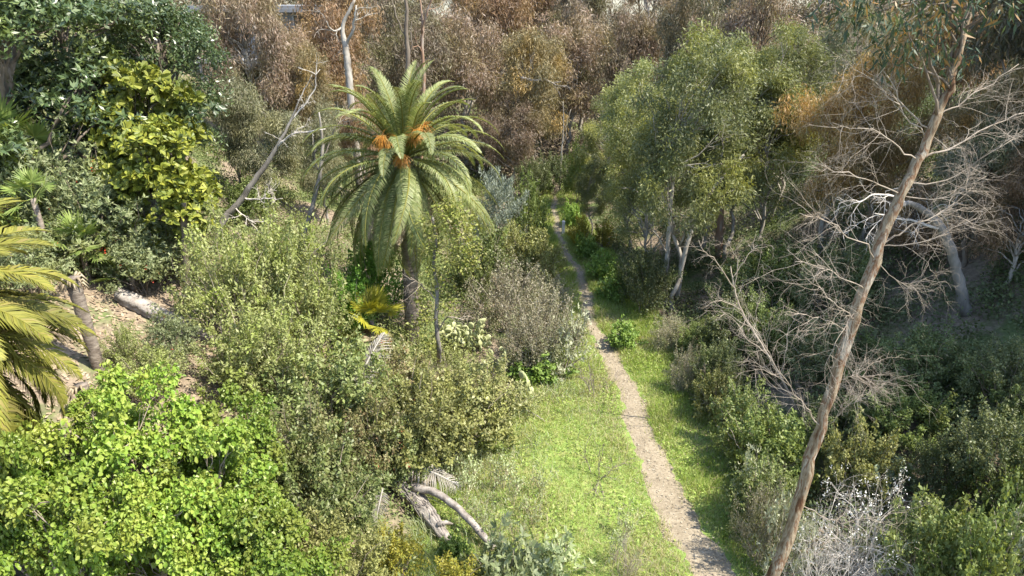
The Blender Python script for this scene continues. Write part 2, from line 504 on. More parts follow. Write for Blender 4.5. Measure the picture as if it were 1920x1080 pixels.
# ------------------------------------------------------------------ the setting
xs = np.concatenate([np.arange(-140, -30, 4.), np.arange(-30, 30, .5), np.arange(30, 142, 4.)])
ys = np.concatenate([np.arange(-20, 6, 2.), np.arange(6, 66, .5), np.arange(66, 120, 2.), np.arange(120, 420, 12.)])
X, Y = np.meshgrid(xs, ys)
Zg = terrain(X, Y)
nx, ny = len(xs), len(ys)
i = np.arange(ny - 1)[:, None] * nx; j = np.arange(nx - 1)[None]
b = MB(); b.add(np.stack([X, Y, Zg], -1), np.stack([i + j, i + j + 1, i + nx + j + 1, i + nx + j], -1).reshape(-1, 4), smooth=True)
tag(link(bpy.data.objects.new('ground', b.mesh('ground', M['ground']))), kind='structure', label='brown canyon soil with green patches under the plants')

rng = np.random.default_rng(5)
yt = np.arange(5, 70, .2)
hw = np.interp(yt, TY, TW)
e1 = hw * (1 + .12 * np.sin(yt * 1.1) * np.sin(yt * .37)) + np.convolve(rng.normal(0, .2, len(yt)), np.ones(3) / 3, 'same')
e2 = hw * (1 + .12 * np.sin(yt * .9 + 2) * np.sin(yt * .43)) + np.convolve(rng.normal(0, .2, len(yt)), np.ones(3) / 3, 'same')
c = trail_x(yt)
cols = np.linspace(-1, 1, 7)
XX = np.where(cols[None] < 0, c[:, None] + cols[None] * e1[:, None], c[:, None] + cols[None] * e2[:, None])
YY = np.repeat(yt[:, None], 7, 1)
ZZ = terrain(XX, YY) + .03 - .02 * np.abs(cols)[None] ** 2
i = np.arange(len(yt) - 1)[:, None] * 7; j = np.arange(6)[None]
b = MB(); b.add(np.stack([XX, YY, ZZ], -1), np.stack([i + j, i + j + 1, i + 8 + j, i + 7 + j], -1).reshape(-1, 4), smooth=True)
tag(link(bpy.data.objects.new('trail', b.mesh('trail', M['trail']))), kind='structure', label='narrow dirt trail running up the canyon floor')

# meadow: left and right edge of the grass against distance
MY = np.array([8, 14, 17, 20, 23, 26, 28, 31, 34, 38, 42, 46, 50, 56, 62])
ML = np.array([-3.0, -2.8, -2.6, -2.0, -.4, 1.0, 2.3, 2.9, 2.6, 2.2, 2.0, 1.6, 1.2, 1.4, 1.8])
MR = np.array([7.2, 7.0, 7.2, 7.4, 7.6, 7.5, 7.2, 7.2, 6.8, 6.5, 6.0, 5.2, 5.0, 5.2, 4.8])
yy = np.arange(8, 62, .5)
b = MB()
cols = np.linspace(0, 1, 25)
l_, r_ = np.interp(yy, MY, ML) - .4, np.interp(yy, MY, MR) + .4
XX = l_[:, None] + (r_ - l_)[:, None] * cols[None]; YY = np.repeat(yy[:, None], 25, 1)
ZZ = terrain(XX, YY) + .012
i = np.arange(len(yy) - 1)[:, None] * 25; j = np.arange(24)[None]
b.add(np.stack([XX, YY, ZZ], -1), np.stack([i + j, i + j + 1, i + 26 + j, i + 25 + j], -1).reshape(-1, 4), smooth=True)
tag(link(bpy.data.objects.new('meadow', b.mesh('meadow', M['turf']))), kind='structure', label='green turf floor of the clearing beside the trail')


def grass(n, seed, hmin, hmax, wd, cond, lean=.45):
    rng = np.random.default_rng(seed)
    y = rng.uniform(0, 1, n) ** 1.45 * 48 + 9
    l, r = np.interp(y, MY, ML) - .5, np.interp(y, MY, MR) + .5
    x = l + (r - l) * rng.uniform(0, 1, n)
    d = np.abs(x - trail_x(y)) - np.interp(y, TY, TW)
    k = cond(x, y, d, l, r, rng)
    x, y = x[k], y[k]
    n = len(x)
    P = np.stack([x, y, terrain(x, y)], -1)
    A = np.stack([rng.normal(0, lean, n), rng.normal(0, lean, n), np.ones(n)], -1)
    N = unit(np.cross(unit(A), rdir(rng, n)))
    b = MB()
    # a blade: two quads bent over at the middle
    A = unit(A); Sd = np.cross(A, N)
    L = rng.uniform(hmin, hmax, n)[:, None] * (1 + .35 * (np.sin(x * 1.3) * np.sin(y * 1.1 + 1)))[:, None]
    w = (wd * (1 + y / 40))[:, None] * .5
    bend = np.stack([rng.normal(0, .5, n), rng.normal(0, .5, n), rng.uniform(-.5, .3, n)], -1)
    m1 = P + A * L * .55
    m2 = m1 + unit(A + bend) * L * .55
    V = np.stack([P - Sd * w, P + Sd * w, m1 + Sd * w * .8, m1 - Sd * w * .8, m2], 1).reshape(-1, 3)
    i = np.arange(n)[:, None] * 5
    b.add(V, i + np.array([[0, 1, 2, 3]]), i + np.array([[3, 2, 4]]))
    return b


def c_meadow(x, y, d, l, r, rng):
    return (d > rng.normal(-.03, .13, len(x)))


tag(link(bpy.data.objects.new('grass', grass(170000, 1, .08, .27, .011, c_meadow).mesh('grass', M['grass']))), kind='stuff',
    label='short yellow green meadow grass on both sides of the trail')
tag(link(bpy.data.objects.new('tall_grass', grass(120000, 2, .18, .42, .014,
    lambda x, y, d, l, r, rng: (d > .05) & (((x - trail_x(y)) > 0) | (y > 30) | ((x - l) < .9 + rng.normal(0, .5, len(x)))) & (np.sin(x * 2.1 + y) + np.sin(y * 1.7 - x) + rng.normal(0, .8, len(x)) > -.6)).mesh('tall_grass', M['grass_tall']))),
    kind='stuff', label='lush dark green grass along the trail edge')


M['straw'] = leafmat('dry grass blade', [(.42, .36, .2), (.52, .46, .3), (.36, .33, .16)], tr=.2)
tag(link(bpy.data.objects.new('dry_grass', grass(80000, 3, .12, .42, .01,
    lambda x, y, d, l, r, rng: (d > .1) & (np.sin(x * 1.3 + 2) + np.sin(y * .8 + x * .5) + rng.normal(0, .7, len(x)) > .45), .6).mesh('dry_grass', M['straw']))),
    kind='stuff', label='dry straw coloured grass tufts mixed into the meadow')
M['grey_weed'] = leafmat('grey green weed', [(.2, .25, .12), (.28, .33, .18), (.36, .4, .25), (.3, .28, .17)], tr=.3)
tag(link(bpy.data.objects.new('grey_weeds', grass(60000, 4, .2, .62, .016,
    lambda x, y, d, l, r, rng: (d > .15) & (y < 27) & ((x - l) < 2.6 + rng.normal(0, .9, len(x))) & (np.sin(x * 2.7 + y * .6) + np.sin(y * 2.2 - x) + rng.normal(0, .7, len(x)) > .1), .35).mesh('grey_weeds', M['grey_weed']))),
    kind='stuff', label='tall grey green weeds along the left side of the meadow')
rng = np.random.default_rng(8)
n = 26000
y = rng.uniform(0, 1, n) ** 1.4 * 40 + 10
l, r = np.interp(y, MY, ML), np.interp(y, MY, MR)
x = l + (r - l) * rng.uniform(0, 1, n)
k = (np.abs(x - trail_x(y)) > np.interp(y, TY, TW)) & (np.sin(x * 2.3 + y * .7) + np.sin(y * 1.9) + rng.normal(0, .7, n) > .5)
x, y = x[k], y[k]; n = len(x)
N = unit(np.array([0, 0, 1]) + rng.normal(0, .4, (n, 3)))
b = MB(); leaves(b, np.stack([x, y, terrain(x, y) + rng.uniform(.05, .22, n)], -1), np.cross(N, rdir(rng, n)), N, rng.uniform(.06, .14, n), rng.uniform(.04, .08, n))
tag(link(bpy.data.objects.new('small_weeds', b.mesh('small_weeds', M['grass_tall']))), 'small broad leaved weeds scattered through the meadow grass', kind='stuff')
rng = np.random.default_rng(9)
n = 3200
y = rng.uniform(0, 1, n) ** 1.3 * 46 + 10
x = trail_x(y) + rng.normal(0, .75, n) * np.interp(y, TY, TW)
N = unit(np.array([0, 0, 1]) + rng.normal(0, .25, (n, 3)))
M['crumb'] = leafmat('trail crumb', [(.14, .105, .07), (.24, .2, .14), (.4, .36, .28), (.19, .16, .11)], tr=0, rough=.9)
b = MB(); leaves(b, np.stack([x, y, terrain(x, y) + .035 + rng.uniform(0, .02, n)], -1), np.cross(N, rdir(rng, n)), N, rng.uniform(.03, .12, n), rng.uniform(.02, .05, n))
tag(link(bpy.data.objects.new('trail_debris', b.mesh('trail_debris', M['crumb']))), 'bark scraps, dead leaves and stones lying on the trail', kind='stuff')


# ------------------------------------------------------------------ plant prototypes
def shrub_proto(seed, mat, w, h, ncl, per, L, Wd, mode='broad', cr=.17, big=False, stem='stem', extra=None, up=.6, zs=.85, fill=.35, twigs=14, twr=.018, topheavy=0.0):
    rng = np.random.default_rng(seed)
    d = rdir(rng, ncl * 3)
    d = d[d[:, 2] > -.15][:ncl]
    n = len(d)
    ph = rng.uniform(0, 6, 6)
    lump = 1 + .16 * np.sin(d[:, 0] * 4 + ph[0]) * np.sin(d[:, 1] * 4 + ph[1]) + .14 * np.sin(d[:, 2] * 6 + d[:, 0] * 5 + ph[2]) + rng.normal(0, .07, n)
    rad = rng.uniform(fill, 1, n) ** .55 * lump
    rr = w * .5 - cr * w * .5
    C = d * rad[:, None] * np.array([rr, rr, h * .62]) + np.array([0, 0, h * .3])
    C[:, 2] = np.maximum(C[:, 2], h * .1)
    CR = rng.uniform(.6, 1.25, n) * cr * w
    b = MB()
    D = unit(d + rng.normal(0, .45, (n, 3)) + np.array([0, 0, .55]))
    clump_leaves(b, rng, C, CR * 1.15, per, L, Wd, mode, big, zs, up, D=D)
    mats = [M[mat]]
    if extra and extra[0] == 'redtip':
        sel = rng.choice(n, extra[1])
        clump_leaves(b, rng, C[sel] + d[sel] * CR[sel][:, None] * .75, np.full(extra[1], cr * w * .28), 7, extra[2], extra[3], 'broad', mat=1)
        mats.append(M['redtip']); extra = None
    parts = [('foliage', b.mesh('foliage', *mats))]
    s = MB()
    top = np.argsort(-rad)[:twigs]
    for q in top:
        e = C[q] + D[q] * CR[q] * rng.uniform(.5, 1.7)
        P = curve(rng.normal(0, w * .05, 3) * np.array([1, 1, 0]) - np.array([0, 0, .15]), e, rng, 7, sag=.06, wob=.1)
        tube(s, P, np.linspace(twr * 1.6, twr * .3, 7), 4)
    parts.append(('stems', s.mesh('stems', M[stem])))
    if extra:
        em, en, eL, eW = extra
        x = MB()
        sel = rng.choice(n, en)
        clump_leaves(x, rng, C[sel] + d[sel] * CR[sel][:, None] * .75, np.full(en, cr * w * .28), 7, eL, eW, 'broad')
        parts.append((('berries' if em == 'red' else 'flowers' if em == 'flower' else 'leaf_tips'), x.mesh('extra', M[em])))
    return dict(w=w, h=h, parts=parts)


def tree_proto(seed, mat, w, h, z0, nl, ncl, per, L, Wd, mode='hang', bark='bark_pale', cr=.085, zs=1.5, big=False, tr=.2, up=.6, lean=.1, lobe=.3, shape='round', limbs=True, trunks=1, sub=None):
    """a tree: trunk with limbs, and a crown of lobes of leaf clumps"""
    rng = np.random.default_rng(seed)
    d = rdir(rng, nl * 4); d = d[d[:, 2] > -.75][:nl]
    rad = rng.uniform(.3, 1, len(d)) ** .5
    ch = (h - z0) * .5
    LC = d * rad[:, None] * np.array([w * .5 * (1 - lobe * .9), w * .5 * (1 - lobe * .9), ch * (1 - lobe * .5)]) + np.array([0, 0, z0 + ch])
    LC[:, :2] *= rng.uniform(.6, 1.35, (len(d), 1)); LC[:, 2] += rng.normal(0, ch * .1, len(d))
    if shape == 'cone':
        LC[:, :2] *= (1.25 - .75 * ((LC[:, 2] - z0) / (h - z0)))[:, None]
    LR = rng.uniform(.65, 1.15, len(d)) * lobe * w * .5
    C, CR = [], []
    for q in range(len(LC)):
        dd = rdir(rng, ncl)
        dd[:, 2] = np.where(dd[:, 2] < -.3, -dd[:, 2] * .6, dd[:, 2])
        C.append(LC[q] + dd * LR[q] * (rng.uniform(.35, 1, ncl) ** .5)[:, None] * np.array([1, 1, .85]))
        CR.append(rng.uniform(.6, 1.3, ncl) * cr * w)
    C = np.concatenate(C); CR = np.concatenate(CR)
    b = MB()
    clump_leaves(b, rng, C, CR, per, L, Wd, mode, big, zs, up)
    parts = [('crown', b.mesh('crown', M[mat]))]
    s = MB()
    for t in range(trunks):
        off = np.array([rng.uniform(-.6, .6), rng.uniform(-.4, .4), 0]) * (t > 0) * 2.0
        topc = np.array([rng.normal(0, lean * w * .5), rng.normal(0, lean * w * .5), z0 + ch * rng.uniform(.9, 1.3)])
        P = curve(off + np.array([0, 0, -.5]), topc, rng, 14, wob=.07)
        R = np.linspace(tr, tr * .45, 14); R[0] *= 1.5; R[1] *= 1.12
        tube(s, P, R, 9, rng, .06)
        for q in range(t, len(LC), trunks):
            i0 = int(np.clip(np.searchsorted(P[:, 2], LC[q][2] - w * .22) + rng.integers(-2, 2), 3, 12))
            Q = curve(P[i0], LC[q] + np.array([0, 0, LR[q] * .4]), rng, 8, sag=.08, wob=.1)
            tube(s, Q, np.linspace(R[i0] * .55, tr * .06, 8), 6)
            for e in range(3):
                k = rng.integers(len(C) // len(LC)) + q * ncl
                Q2 = curve(Q[rng.integers(3, 7)], C[min(k, len(C) - 1)], rng, 5, wob=.1)
                tube(s, Q2, np.linspace(tr * .1, tr * .03, 5), 4, cap=False)
    parts.append(('trunk', s.mesh('trunk', M[bark])))
    return dict(w=w, h=h, parts=parts)


def twig_proto(seed, mat, w, h, nst, depth=3, nchild=5, spread=.75, r=.03, flowers=None, droop=0.02, ratio=.52, uplift=1.0):
    rng = np.random.default_rng(seed)
    s = MB(); tips = []
    wobv = .55
    for q in range(nst):
        a = rng.uniform(0, 6.28); o = rng.uniform(.1, .9)
        d = np.array([math.cos(a) * o * w / h, math.sin(a) * o * w / h, uplift])
        grow(s, rng, (rng.normal(0, w * .05), rng.normal(0, w * .05), -.1), d, h * .62, r, depth, nchild, spread, droop, wobv, 4, ratio, tips)
    parts = [('twigs', s.mesh('twigs', M[mat]))]
    if flowers:
        fm, per, fL, fW, zmin = flowers
        T = np.array(tips); T = T[T[:, 2] > zmin * h]
        b = MB(); clump_leaves(b, rng, T, np.full(len(T), fL * 1.5), per, fL, fW, 'broad')
        parts.append(('flowers' if fm == 'flower' else 'leaves', b.mesh('flowers', M[fm])))
    return dict(w=w, h=h, parts=parts)


PROTO = {}


def proto(k):
    if k not in PROTO:
        name, v = k
        PROTO[k] = MAKERS[name](v)
    return PROTO[k]


MAKERS = {
    'euc_brown': lambda v: tree_proto(100 + v, 'euc_brown', 9, 14, 3.0, 36, 13, 58, .34, .055, tr=.22, lobe=.25, zs=2.0, cr=.075),
    'euc_dark': lambda v: tree_proto(120 + v, 'euc_dark', 9, 14, 1.5, 32, 12, 54, .36, .06, tr=.22, bark='bark_grey_brown', lobe=.25, zs=1.8, cr=.075),
    'euc_rust': lambda v: tree_proto(140 + v, 'euc_rust', 8, 12, 1.0, 28, 13, 75, .28, .045, tr=.18, lobe=.27, zs=1.8, cr=.08),
    'euc_green': lambda v: tree_proto(160 + v, 'euc_green', 7, 13, 3.7 if v == 0 else 1.0, 50, 12, 58, .19, .05, mode='loose', tr=.14, lobe=.2, zs=1.25, cr=.08),
    'olive_fine': lambda v: tree_proto(180 + v, 'olive_fine', 5, 8, .8, 15, 12, 150, .2, .028, tr=.12, bark='bark_grey', lobe=.34, zs=1.8),
    'ficus': lambda v: tree_proto(200 + v, 'ficus', 9, 11, 1.0, 24, 13, 84, .23, .08, mode='whorl', bark='bark_grey_brown', cr=.075, zs=.9, tr=.3, lobe=.3),
    'ficus_small': lambda v: tree_proto(210 + v, 'ficus', 7, 10, 1.0, 18, 13, 110, .15, .06, mode='broad', bark='bark_grey_brown', cr=.08, zs=1.0, tr=.25, lobe=.32),
    'fiddle': lambda v: tree_proto(220 + v, 'fiddle', 5, 6.5, .5, 32, 9, 32, .25, .14, mode='whorl', bark='bark_grey_brown', cr=.075, zs=1.0, big=True, tr=.12, lobe=.27),
    'toyon': lambda v: shrub_proto(240 + v, 'toyon', 3.6, 3.2, 100, 110, .14, .045, mode='whorl', cr=.105, extra=('red', 7, .05, .04)),
    'lime': lambda v: shrub_proto(250 + v, 'lime', 3.2, 2.6, 74, 90, .13, .062, cr=.115),
    'pale': lambda v: shrub_proto(260 + v, 'pale', 4.0, 3.4, 125, 82, .115, .055, cr=.095, fill=.15, twigs=46, twr=.014, stem='twig'),
    'sumac': lambda v: shrub_proto(270 + v, 'sumac', 4.0, 2.8, 130, 92, .11, .058, cr=.092, fill=.2, twigs=18),
    'rusty_sumac': lambda v: shrub_proto(280 + v, 'rusty_sumac', 4.0, 2.6, 125, 92, .105, .055, cr=.092, extra=('redtip', 13, .07, .035), twigs=18),
    'fig': lambda v: tree_proto(290 + v, 'fig', 5, 4.4, .3, 36, 10, 44, .115, .095, mode='broad', bark='twig', cr=.066, zs=.75, big=True, tr=.1, lobe=.2, up=1.0, trunks=4),
    'bright': lambda v: shrub_proto(300 + v, 'bright', 3.0, 3.0, 64, 130, .11, .065, cr=.15),
    'blue': lambda v: shrub_proto(310 + v, 'blue', 2.8, 3.2, 70, 170, .11, .03, mode='up', cr=.14),
    'castor': lambda v: shrub_proto(320 + v, 'castor', 2.2, 1.5, 44, 42, .2, .075, mode='whorl', cr=.15, stem='twig'),
    'grey_scrub': lambda v: shrub_proto(330 + v, 'grey_scrub', 3.6, 2.0, 110, 85, .075, .036, cr=.105, stem='twig', twigs=44, twr=.012, fill=.25),
    'silver': lambda v: shrub_proto(340 + v, 'silver', 2.0, 1.3, 44, 84, .1, .032, mode='whorl', cr=.15, stem='twig'),
    'dark_shrub': lambda v: shrub_proto(350 + v, 'dark_shrub', 4.0, 2.6, 130, 140, .088, .047, cr=.095),
    'mid_shrub': lambda v: shrub_proto(360 + v, 'mid_shrub', 3.4, 2.2, 100, 88, .115, .062, cr=.105, stem='twig', twigs=20),
    'golden': lambda v: shrub_proto(370 + v, 'golden', 2.0, 1.4, 44, 110, .09, .045, cr=.16),
    'weed': lambda v: shrub_proto(380 + v, 'weed', 2.0, .9, 48, 60, .13, .08, cr=.15, up=1.0, twigs=6),
    'rust': lambda v: shrub_proto(390 + v, 'rust', 2.6, 2.2, 50, 110, .16, .05, mode='hang', cr=.15),
    'dead_white': lambda v: twig_proto(400 + v, 'twig_white', 3.2, 2.4, 34, 3, 4, .95, .015, ('flower', 5, .03, .024, .6), droop=.09, ratio=.52),
    'dead_twigs': lambda v: twig_proto(410 + v, 'twig', 2.4, 2.0, 14, 3, 4, .8, .018),
    'bare_sapling': lambda v: twig_proto(420 + v, 'twig_dark', 1.6, 1.6, 5, 2, 5, .6, .014),
    'mallow': lambda v: twig_proto(430 + v, 'twig', 1.1, 1.0, 6, 2, 3, .5, .01, ('castor', 5, .06, .04, .2)),
}


def wear(o, mat):                                    # this plant's own leaf colour
    sl_ = o.material_slots[0]; sl_.link = 'OBJECT'; sl_.material = M[mat]


CYCLE = {}


def put(name, kind, v, label, cat, box_, rz=None, group=None, min_h=.3, dy=0.0):
    """box_ = (px, top, base, width) in the photo: base on the ground there, real size from the distance"""
    px, yt_, yb, w = box_
    g, s = G(px, yb)
    if dy:
        g.y += dy; g.x *= (g.y / (g.y - dy)); g.z = float(terrain(g.x, g.y)); s += dy
    width = w / F * s
    h = max(min_h, Zat(yt_, g.y) - g.z)
    if kind == 'dark_shrub' and px > 1180: h *= .78
    pr = proto((kind, v))
    kx = width / pr['w']
    rr = random.Random(sum(map(ord, label)))
    o = empty(name, (g.x, g.y, g.z - .05), rr.uniform(0, 6.28) if rz is None else rz, (kx, kx, h / pr['h']), label, cat, group)
    for pn, me in pr['parts']:
        c = part(pn, me, o)
        if pn in ('crown', 'foliage') and kind in VARIANTS:
            q = CYCLE[kind] = CYCLE.get(kind, -1) + 1
            wear(c, VARIANTS[kind][q % len(VARIANTS[kind])])
    return o


M['brown_rosy'] = leafmat('rosy brown leaf', [(.23, .155, .11), (.31, .22, .165), (.21, .165, .105), (.42, .34, .28)], tr=.25, patch=(.22, .18, .09), pscale=.3)
M['brown_gold'] = leafmat('golden olive leaf', [(.22, .18, .085), (.3, .24, .12), (.19, .17, .085), (.38, .33, .2)], tr=.25, patch=(.36, .24, .08), pscale=.3)
M['grey_olive'] = leafmat('grey olive leaf', [(.14, .15, .09), (.2, .205, .125), (.26, .25, .18), (.17, .15, .1)], tr=.25, patch=(.2, .21, .09), pscale=.3)
M['brown_rust'] = leafmat('rust brown leaf', [(.22, .13, .075), (.32, .2, .115), (.2, .14, .085), (.4, .29, .2)], tr=.25, patch=(.27, .18, .07), pscale=.3)
M['olive_green'] = leafmat('green olive shrub leaf', [(.11, .15, .05), (.17, .22, .07), (.24, .28, .1), (.29, .31, .15)], tr=.3, rough=.45, patch=(.22, .26, .07), pscale=.9)
M['olive_yellow'] = leafmat('yellow olive shrub leaf', [(.17, .18, .06), (.24, .25, .08), (.32, .31, .13), (.2, .22, .07)], tr=.3, rough=.45, patch=(.27, .28, .09), pscale=.9)
M['euc_light'] = leafmat('light green gum leaf', [(.14, .16, .06), (.2, .23, .085), (.26, .28, .12), (.33, .34, .22)], tr=.35, patch=(.34, .34, .09), pscale=.35)
VARIANTS = {'euc_brown': ['brown_rosy', 'brown_rust', 'euc_brown', 'brown_rosy', 'brown_gold'],
            'euc_dark': ['euc_dark', 'brown_rosy', 'grey_olive', 'brown_rust'],
            'euc_rust': ['orange_top', 'orange_top', 'euc_rust', 'brown_rust', 'brown_gold'], 'rusty_sumac': ['rusty_sumac', 'olive_yellow', 'rusty_sumac'], 'sumac': ['olive_green', 'sumac', 'olive_yellow'], 'euc_green': ['euc_green', 'euc_light', 'euc_light'],
            'dark_shrub': ['dark_shrub', 'mid_shrub', 'dark_shrub', 'under_right'], 'mid_shrub': ['mid_shrub', 'olive_yellow', 'olive_green']}

# ------------------------------------------------------------------ big trees, left
T = 'tree'
put('ficus_tree', 'ficus', 0, 'tall dark tree with large glossy leaves filling the top left corner', T, (60, -140, 440, 430))
put('ficus_tree', 'ficus', 1, 'dark glossy leaved tree above the yellow green paddle leaved tree', T, (230, -110, 395, 400))
put('ficus_tree', 'ficus_small', 0, 'fine leaved dark green tree beside the pale house, right of the glossy trees', T, (345, -100, 390, 260))
put('fiddle_leaf_tree', 'fiddle', 0, 'yellow green tree with big paddle leaves under the dark glossy trees', T, (325, 95, 425, 235), dy=-1.5, group='paddle leaved trees')
put('fiddle_leaf_tree', 'fiddle', 1, 'lower yellow green paddle leaved tree in front of the taller one', T, (325, 235, 470, 225), dy=-2.2, group='paddle leaved trees')

# left slope shrubs
SH = 'shrub'
for v, lab, bx in [
    (0, 'grey green shrub topped with red berries, under the darkest corner tree', (105, 235, 470, 190)),
    (1, 'grey green berry shrub left of the paddle leaved tree, lower and wider', (215, 305, 500, 210)),
    (0, 'grey green shrub directly below the paddle leaved tree', (310, 385, 520, 170)),
    (1, 'small grey green shrub above the cut palm stump', (120, 380, 505, 140)),
    (0, 'grey green shrub spreading right of the fallen palm log', (270, 430, 550, 140)),
]: put('berry_shrub', 'toyon', v, lab, SH, bx, group='grey green berry shrubs on the left slope')
for v, lab, bx in [
    (0, 'lime green leafy shrub at the left edge above the yellow palm', (35, 285, 455, 170)),
    (1, 'lime green shrub with a fan palm rising out of it, at the left edge', (95, 340, 470, 110)),
]: put('lime_shrub', 'lime', v, lab, SH, bx, group='lime green shrubs at the left edge')
for v, lab, bx in [
    (0, 'large pale green twiggy shrub right of the fallen palm log', (440, 400, 640, 190)),
    (1, 'pale green shrub left of the tall palm, tallest of the pale ones', (530, 375, 640, 200)),
    (0, 'pale green shrub below the hanging fronds on the palm\'s left', (590, 470, 680, 170)),
    (1, 'low pale green shrub over the lower end of the palm log', (450, 590, 745, 150)),
    (2, 'pale green shrub in the middle of the left slope above the leafless snag', (510, 540, 745, 210)),
    (2, 'thin pale green shrub on the leaf litter below the palm log', (290, 640, 750, 130)),
]: put('pale_shrub', 'pale', v, lab, SH, bx, group='pale green shrubs on the left slope')
for v, lab, bx in [
    (0, 'wide olive shrub below the young yellow palm', (640, 640, 820, 250)),
    (1, 'olive shrub with white cactus above it, beside the meadow\'s upper end', (900, 672, 812, 200)),
    (2, 'olive shrub spilling over the meadow\'s left edge', (850, 700, 850, 220)),
    (0, 'deep olive shrub left of the fallen grey trunk', (600, 820, 1010, 230)),
    (1, 'olive shrub right of the bright green fig trees at the bottom', (590, 760, 960, 200)),
    (2, 'olive shrub at the bottom edge below the hollow trunk', (640, 970, 1120, 190)),
    (1, 'olive shrub behind the bleached frond lying by the trunk', (745, 790, 905, 150)),
]: put('olive_shrub', 'sumac', v, lab, SH, bx, group='olive shrubs between the palm and the meadow')
for v, lab, bx in [
    (0, 'reddish tipped shrub at the foot of the tall palm', (720, 640, 780, 190)),
    (1, 'reddish tipped shrub in the middle of the thicket beside the leafless snag', (775, 700, 880, 230)),
    (0, 'reddish tipped shrub under the ivy covered slim trunk', (840, 700, 780, 140)),
    (1, 'reddish tipped shrub just above the fallen trunk\'s root end', (690, 735, 890, 160)),
]: put('red_tipped_shrub', 'rusty_sumac', v, lab, SH, bx, group='shrubs with reddish tips')
for v, lab, bx in [
    (0, 'bright green fig tree left of the bottom, under the yellow palm fronds', (95, 755, 1130, 260)),
    (1, 'bright green fig tree reaching highest, in the lower left', (290, 700, 1060, 290)),
    (0, 'bright green fig tree meeting the olive shrubs on its right', (440, 790, 1120, 260)),
    (1, 'bright green fig tree cut by the bottom edge, in the left corner', (190, 880, 1230, 300)),
    (2, 'bright green fig tree at the bottom edge, right end of the fig clump', (520, 920, 1220, 250)),
    (1, 'bright green fig tree at the upper right of the clump, below the pale shrubs', (455, 730, 1000, 220)),
    (0, 'small bright green fig tree under the short broken stump', (215, 735, 900, 150)),
    (2, 'bright green fig branch mass at the bottom edge in the middle of the clump', (350, 880, 1220, 260)),
]: put('fig_tree', 'fig', v, lab, T, bx, group='bright green fig trees in the lower left')
for v, lab, bx in [
    (0, 'grey green shrub between the left edge and the cut palm stump', (60, 430, 560, 150)),
    (1, 'low grey green shrub on the litter in front of the palm log', (330, 585, 690, 100)),
]: put('berry_shrub', 'toyon', v, lab, SH, bx, group='grey green berry shrubs on the left slope')
put('pale_shrub', 'pale', 1, 'small pale green shrub just right of the cut palm stump', SH, (238, 600, 690, 80), group='pale green shrubs on the left slope')
for k, (lab, bx) in enumerate([('dry grey twigs sticking out of the thicket left of the upright frond', (585, 670, 790, 120)),
    ('dry grey twigs among the shrubs above the fig trees', (520, 760, 880, 110)), ('dry grey twigs at the foot of the vine covered trunk', (800, 640, 730, 90)),
    ('dry grey twigs poking from the pale shrubs left of the tall palm', (600, 420, 640, 110)), ('dry grey twigs in the shrubs right of the fallen palm log', (470, 520, 680, 110))]):
    put('bare_bush', 'dead_twigs', k % 2, lab, 'bush', bx, group='dry twigs in the left thicket')
put('bright_bush', 'bright', 0, 'fresh green bush behind the tall palm trunk, on its left', SH, (705, 430, 600, 120), group='fresh green bushes behind the palm')
put('bright_bush', 'bright', 1, 'fresh green bush under the left fronds of the tall palm', SH, (650, 500, 650, 110), group='fresh green bushes behind the palm')
put('sage_bush', 'blue', 0, 'blue grey bush right of the tall palm crown', SH, (935, 320, 480, 105))
for v, lab, bx in [
    (0, 'mid green shrub between the blue grey bush and the trail', (985, 340, 470, 80)),
    (1, 'mid green shrub on the trail\'s left bank below the blue grey bush', (1000, 425, 530, 110)),
    (0, 'mid green shrub under the right fronds of the tall palm', (900, 430, 560, 120)),
    (1, 'mid green shrub on the slope behind the bare leaning trunk', (470, 330, 425, 90)),
    (0, 'mid green shrub by the fern at the trail\'s left side', (955, 430, 530, 90)),
]: put('green_shrub', 'mid_shrub', v, lab, SH, bx, group='mid green shrubs left of the trail')
for v, lab, bx in [
    (0, 'grey brown scrub bush leaning over the trail\'s left side', (1010, 540, 690, 170)),
    (1, 'grey brown scrub bush above the white cactus patch', (950, 490, 620, 160)),
    (0, 'brown twiggy scrub bush right beside the white cactus', (1000, 570, 700, 120)),
    (2, 'grey brown scrub mound farthest up by the trail', (1025, 505, 590, 110)),
]: put('scrub_bush', 'grey_scrub', v, lab, SH, bx, group='grey brown scrub left of the trail')
put('silver_bush', 'silver', 0, 'silvery bush at the right end of the grey brown scrub', SH, (1055, 600, 700, 100))
put('golden_bush', 'golden', 0, 'golden leaved bush at the bottom edge left of the hollow trunk', SH, (742, 1000, 1085, 110))
put('golden_bush', 'golden', 1, 'golden green bush at the bottom edge in front of the fallen trunk', SH, (858, 1055, 1125, 110))

# weeds on the valley floor
for v, lab, bx in [
    (0, 'lush green weeds at the upper left end of the meadow', (1010, 662, 708, 120)),
    (1, 'second patch of lush weeds on the trail\'s right, below the pale one', (1130, 480, 525, 60)),
    (0, 'lush weeds right of the trail where it bends out of shade', (1098, 445, 485, 50)),
    (1, 'lush weeds on the right bank opposite the scrub', (1150, 525, 565, 60)),
    (0, 'lush weeds by the far end of the trail on its right', (1070, 385, 425, 40)),
    (1, 'lush weeds under the fallen grey branch', (850, 1015, 1050, 60)),
    (0, 'lush weeds on the right bank below the white trunks', (1170, 610, 650, 70)),
]: put('weed_patch', 'weed', v, lab, 'weeds', bx, group='lush weeds on the canyon floor')
for v, lab, bx in [
    (0, 'blue green tall weed at the bottom edge right of the fallen branch', (945, 1005, 1110, 130)),
    (0, 'blue green weed low on the meadow above the bottom edge', (1040, 1010, 1090, 110)),
]: put('tall_weed', 'castor', v, lab, 'weeds', bx, group='blue green weeds near the fallen branch')
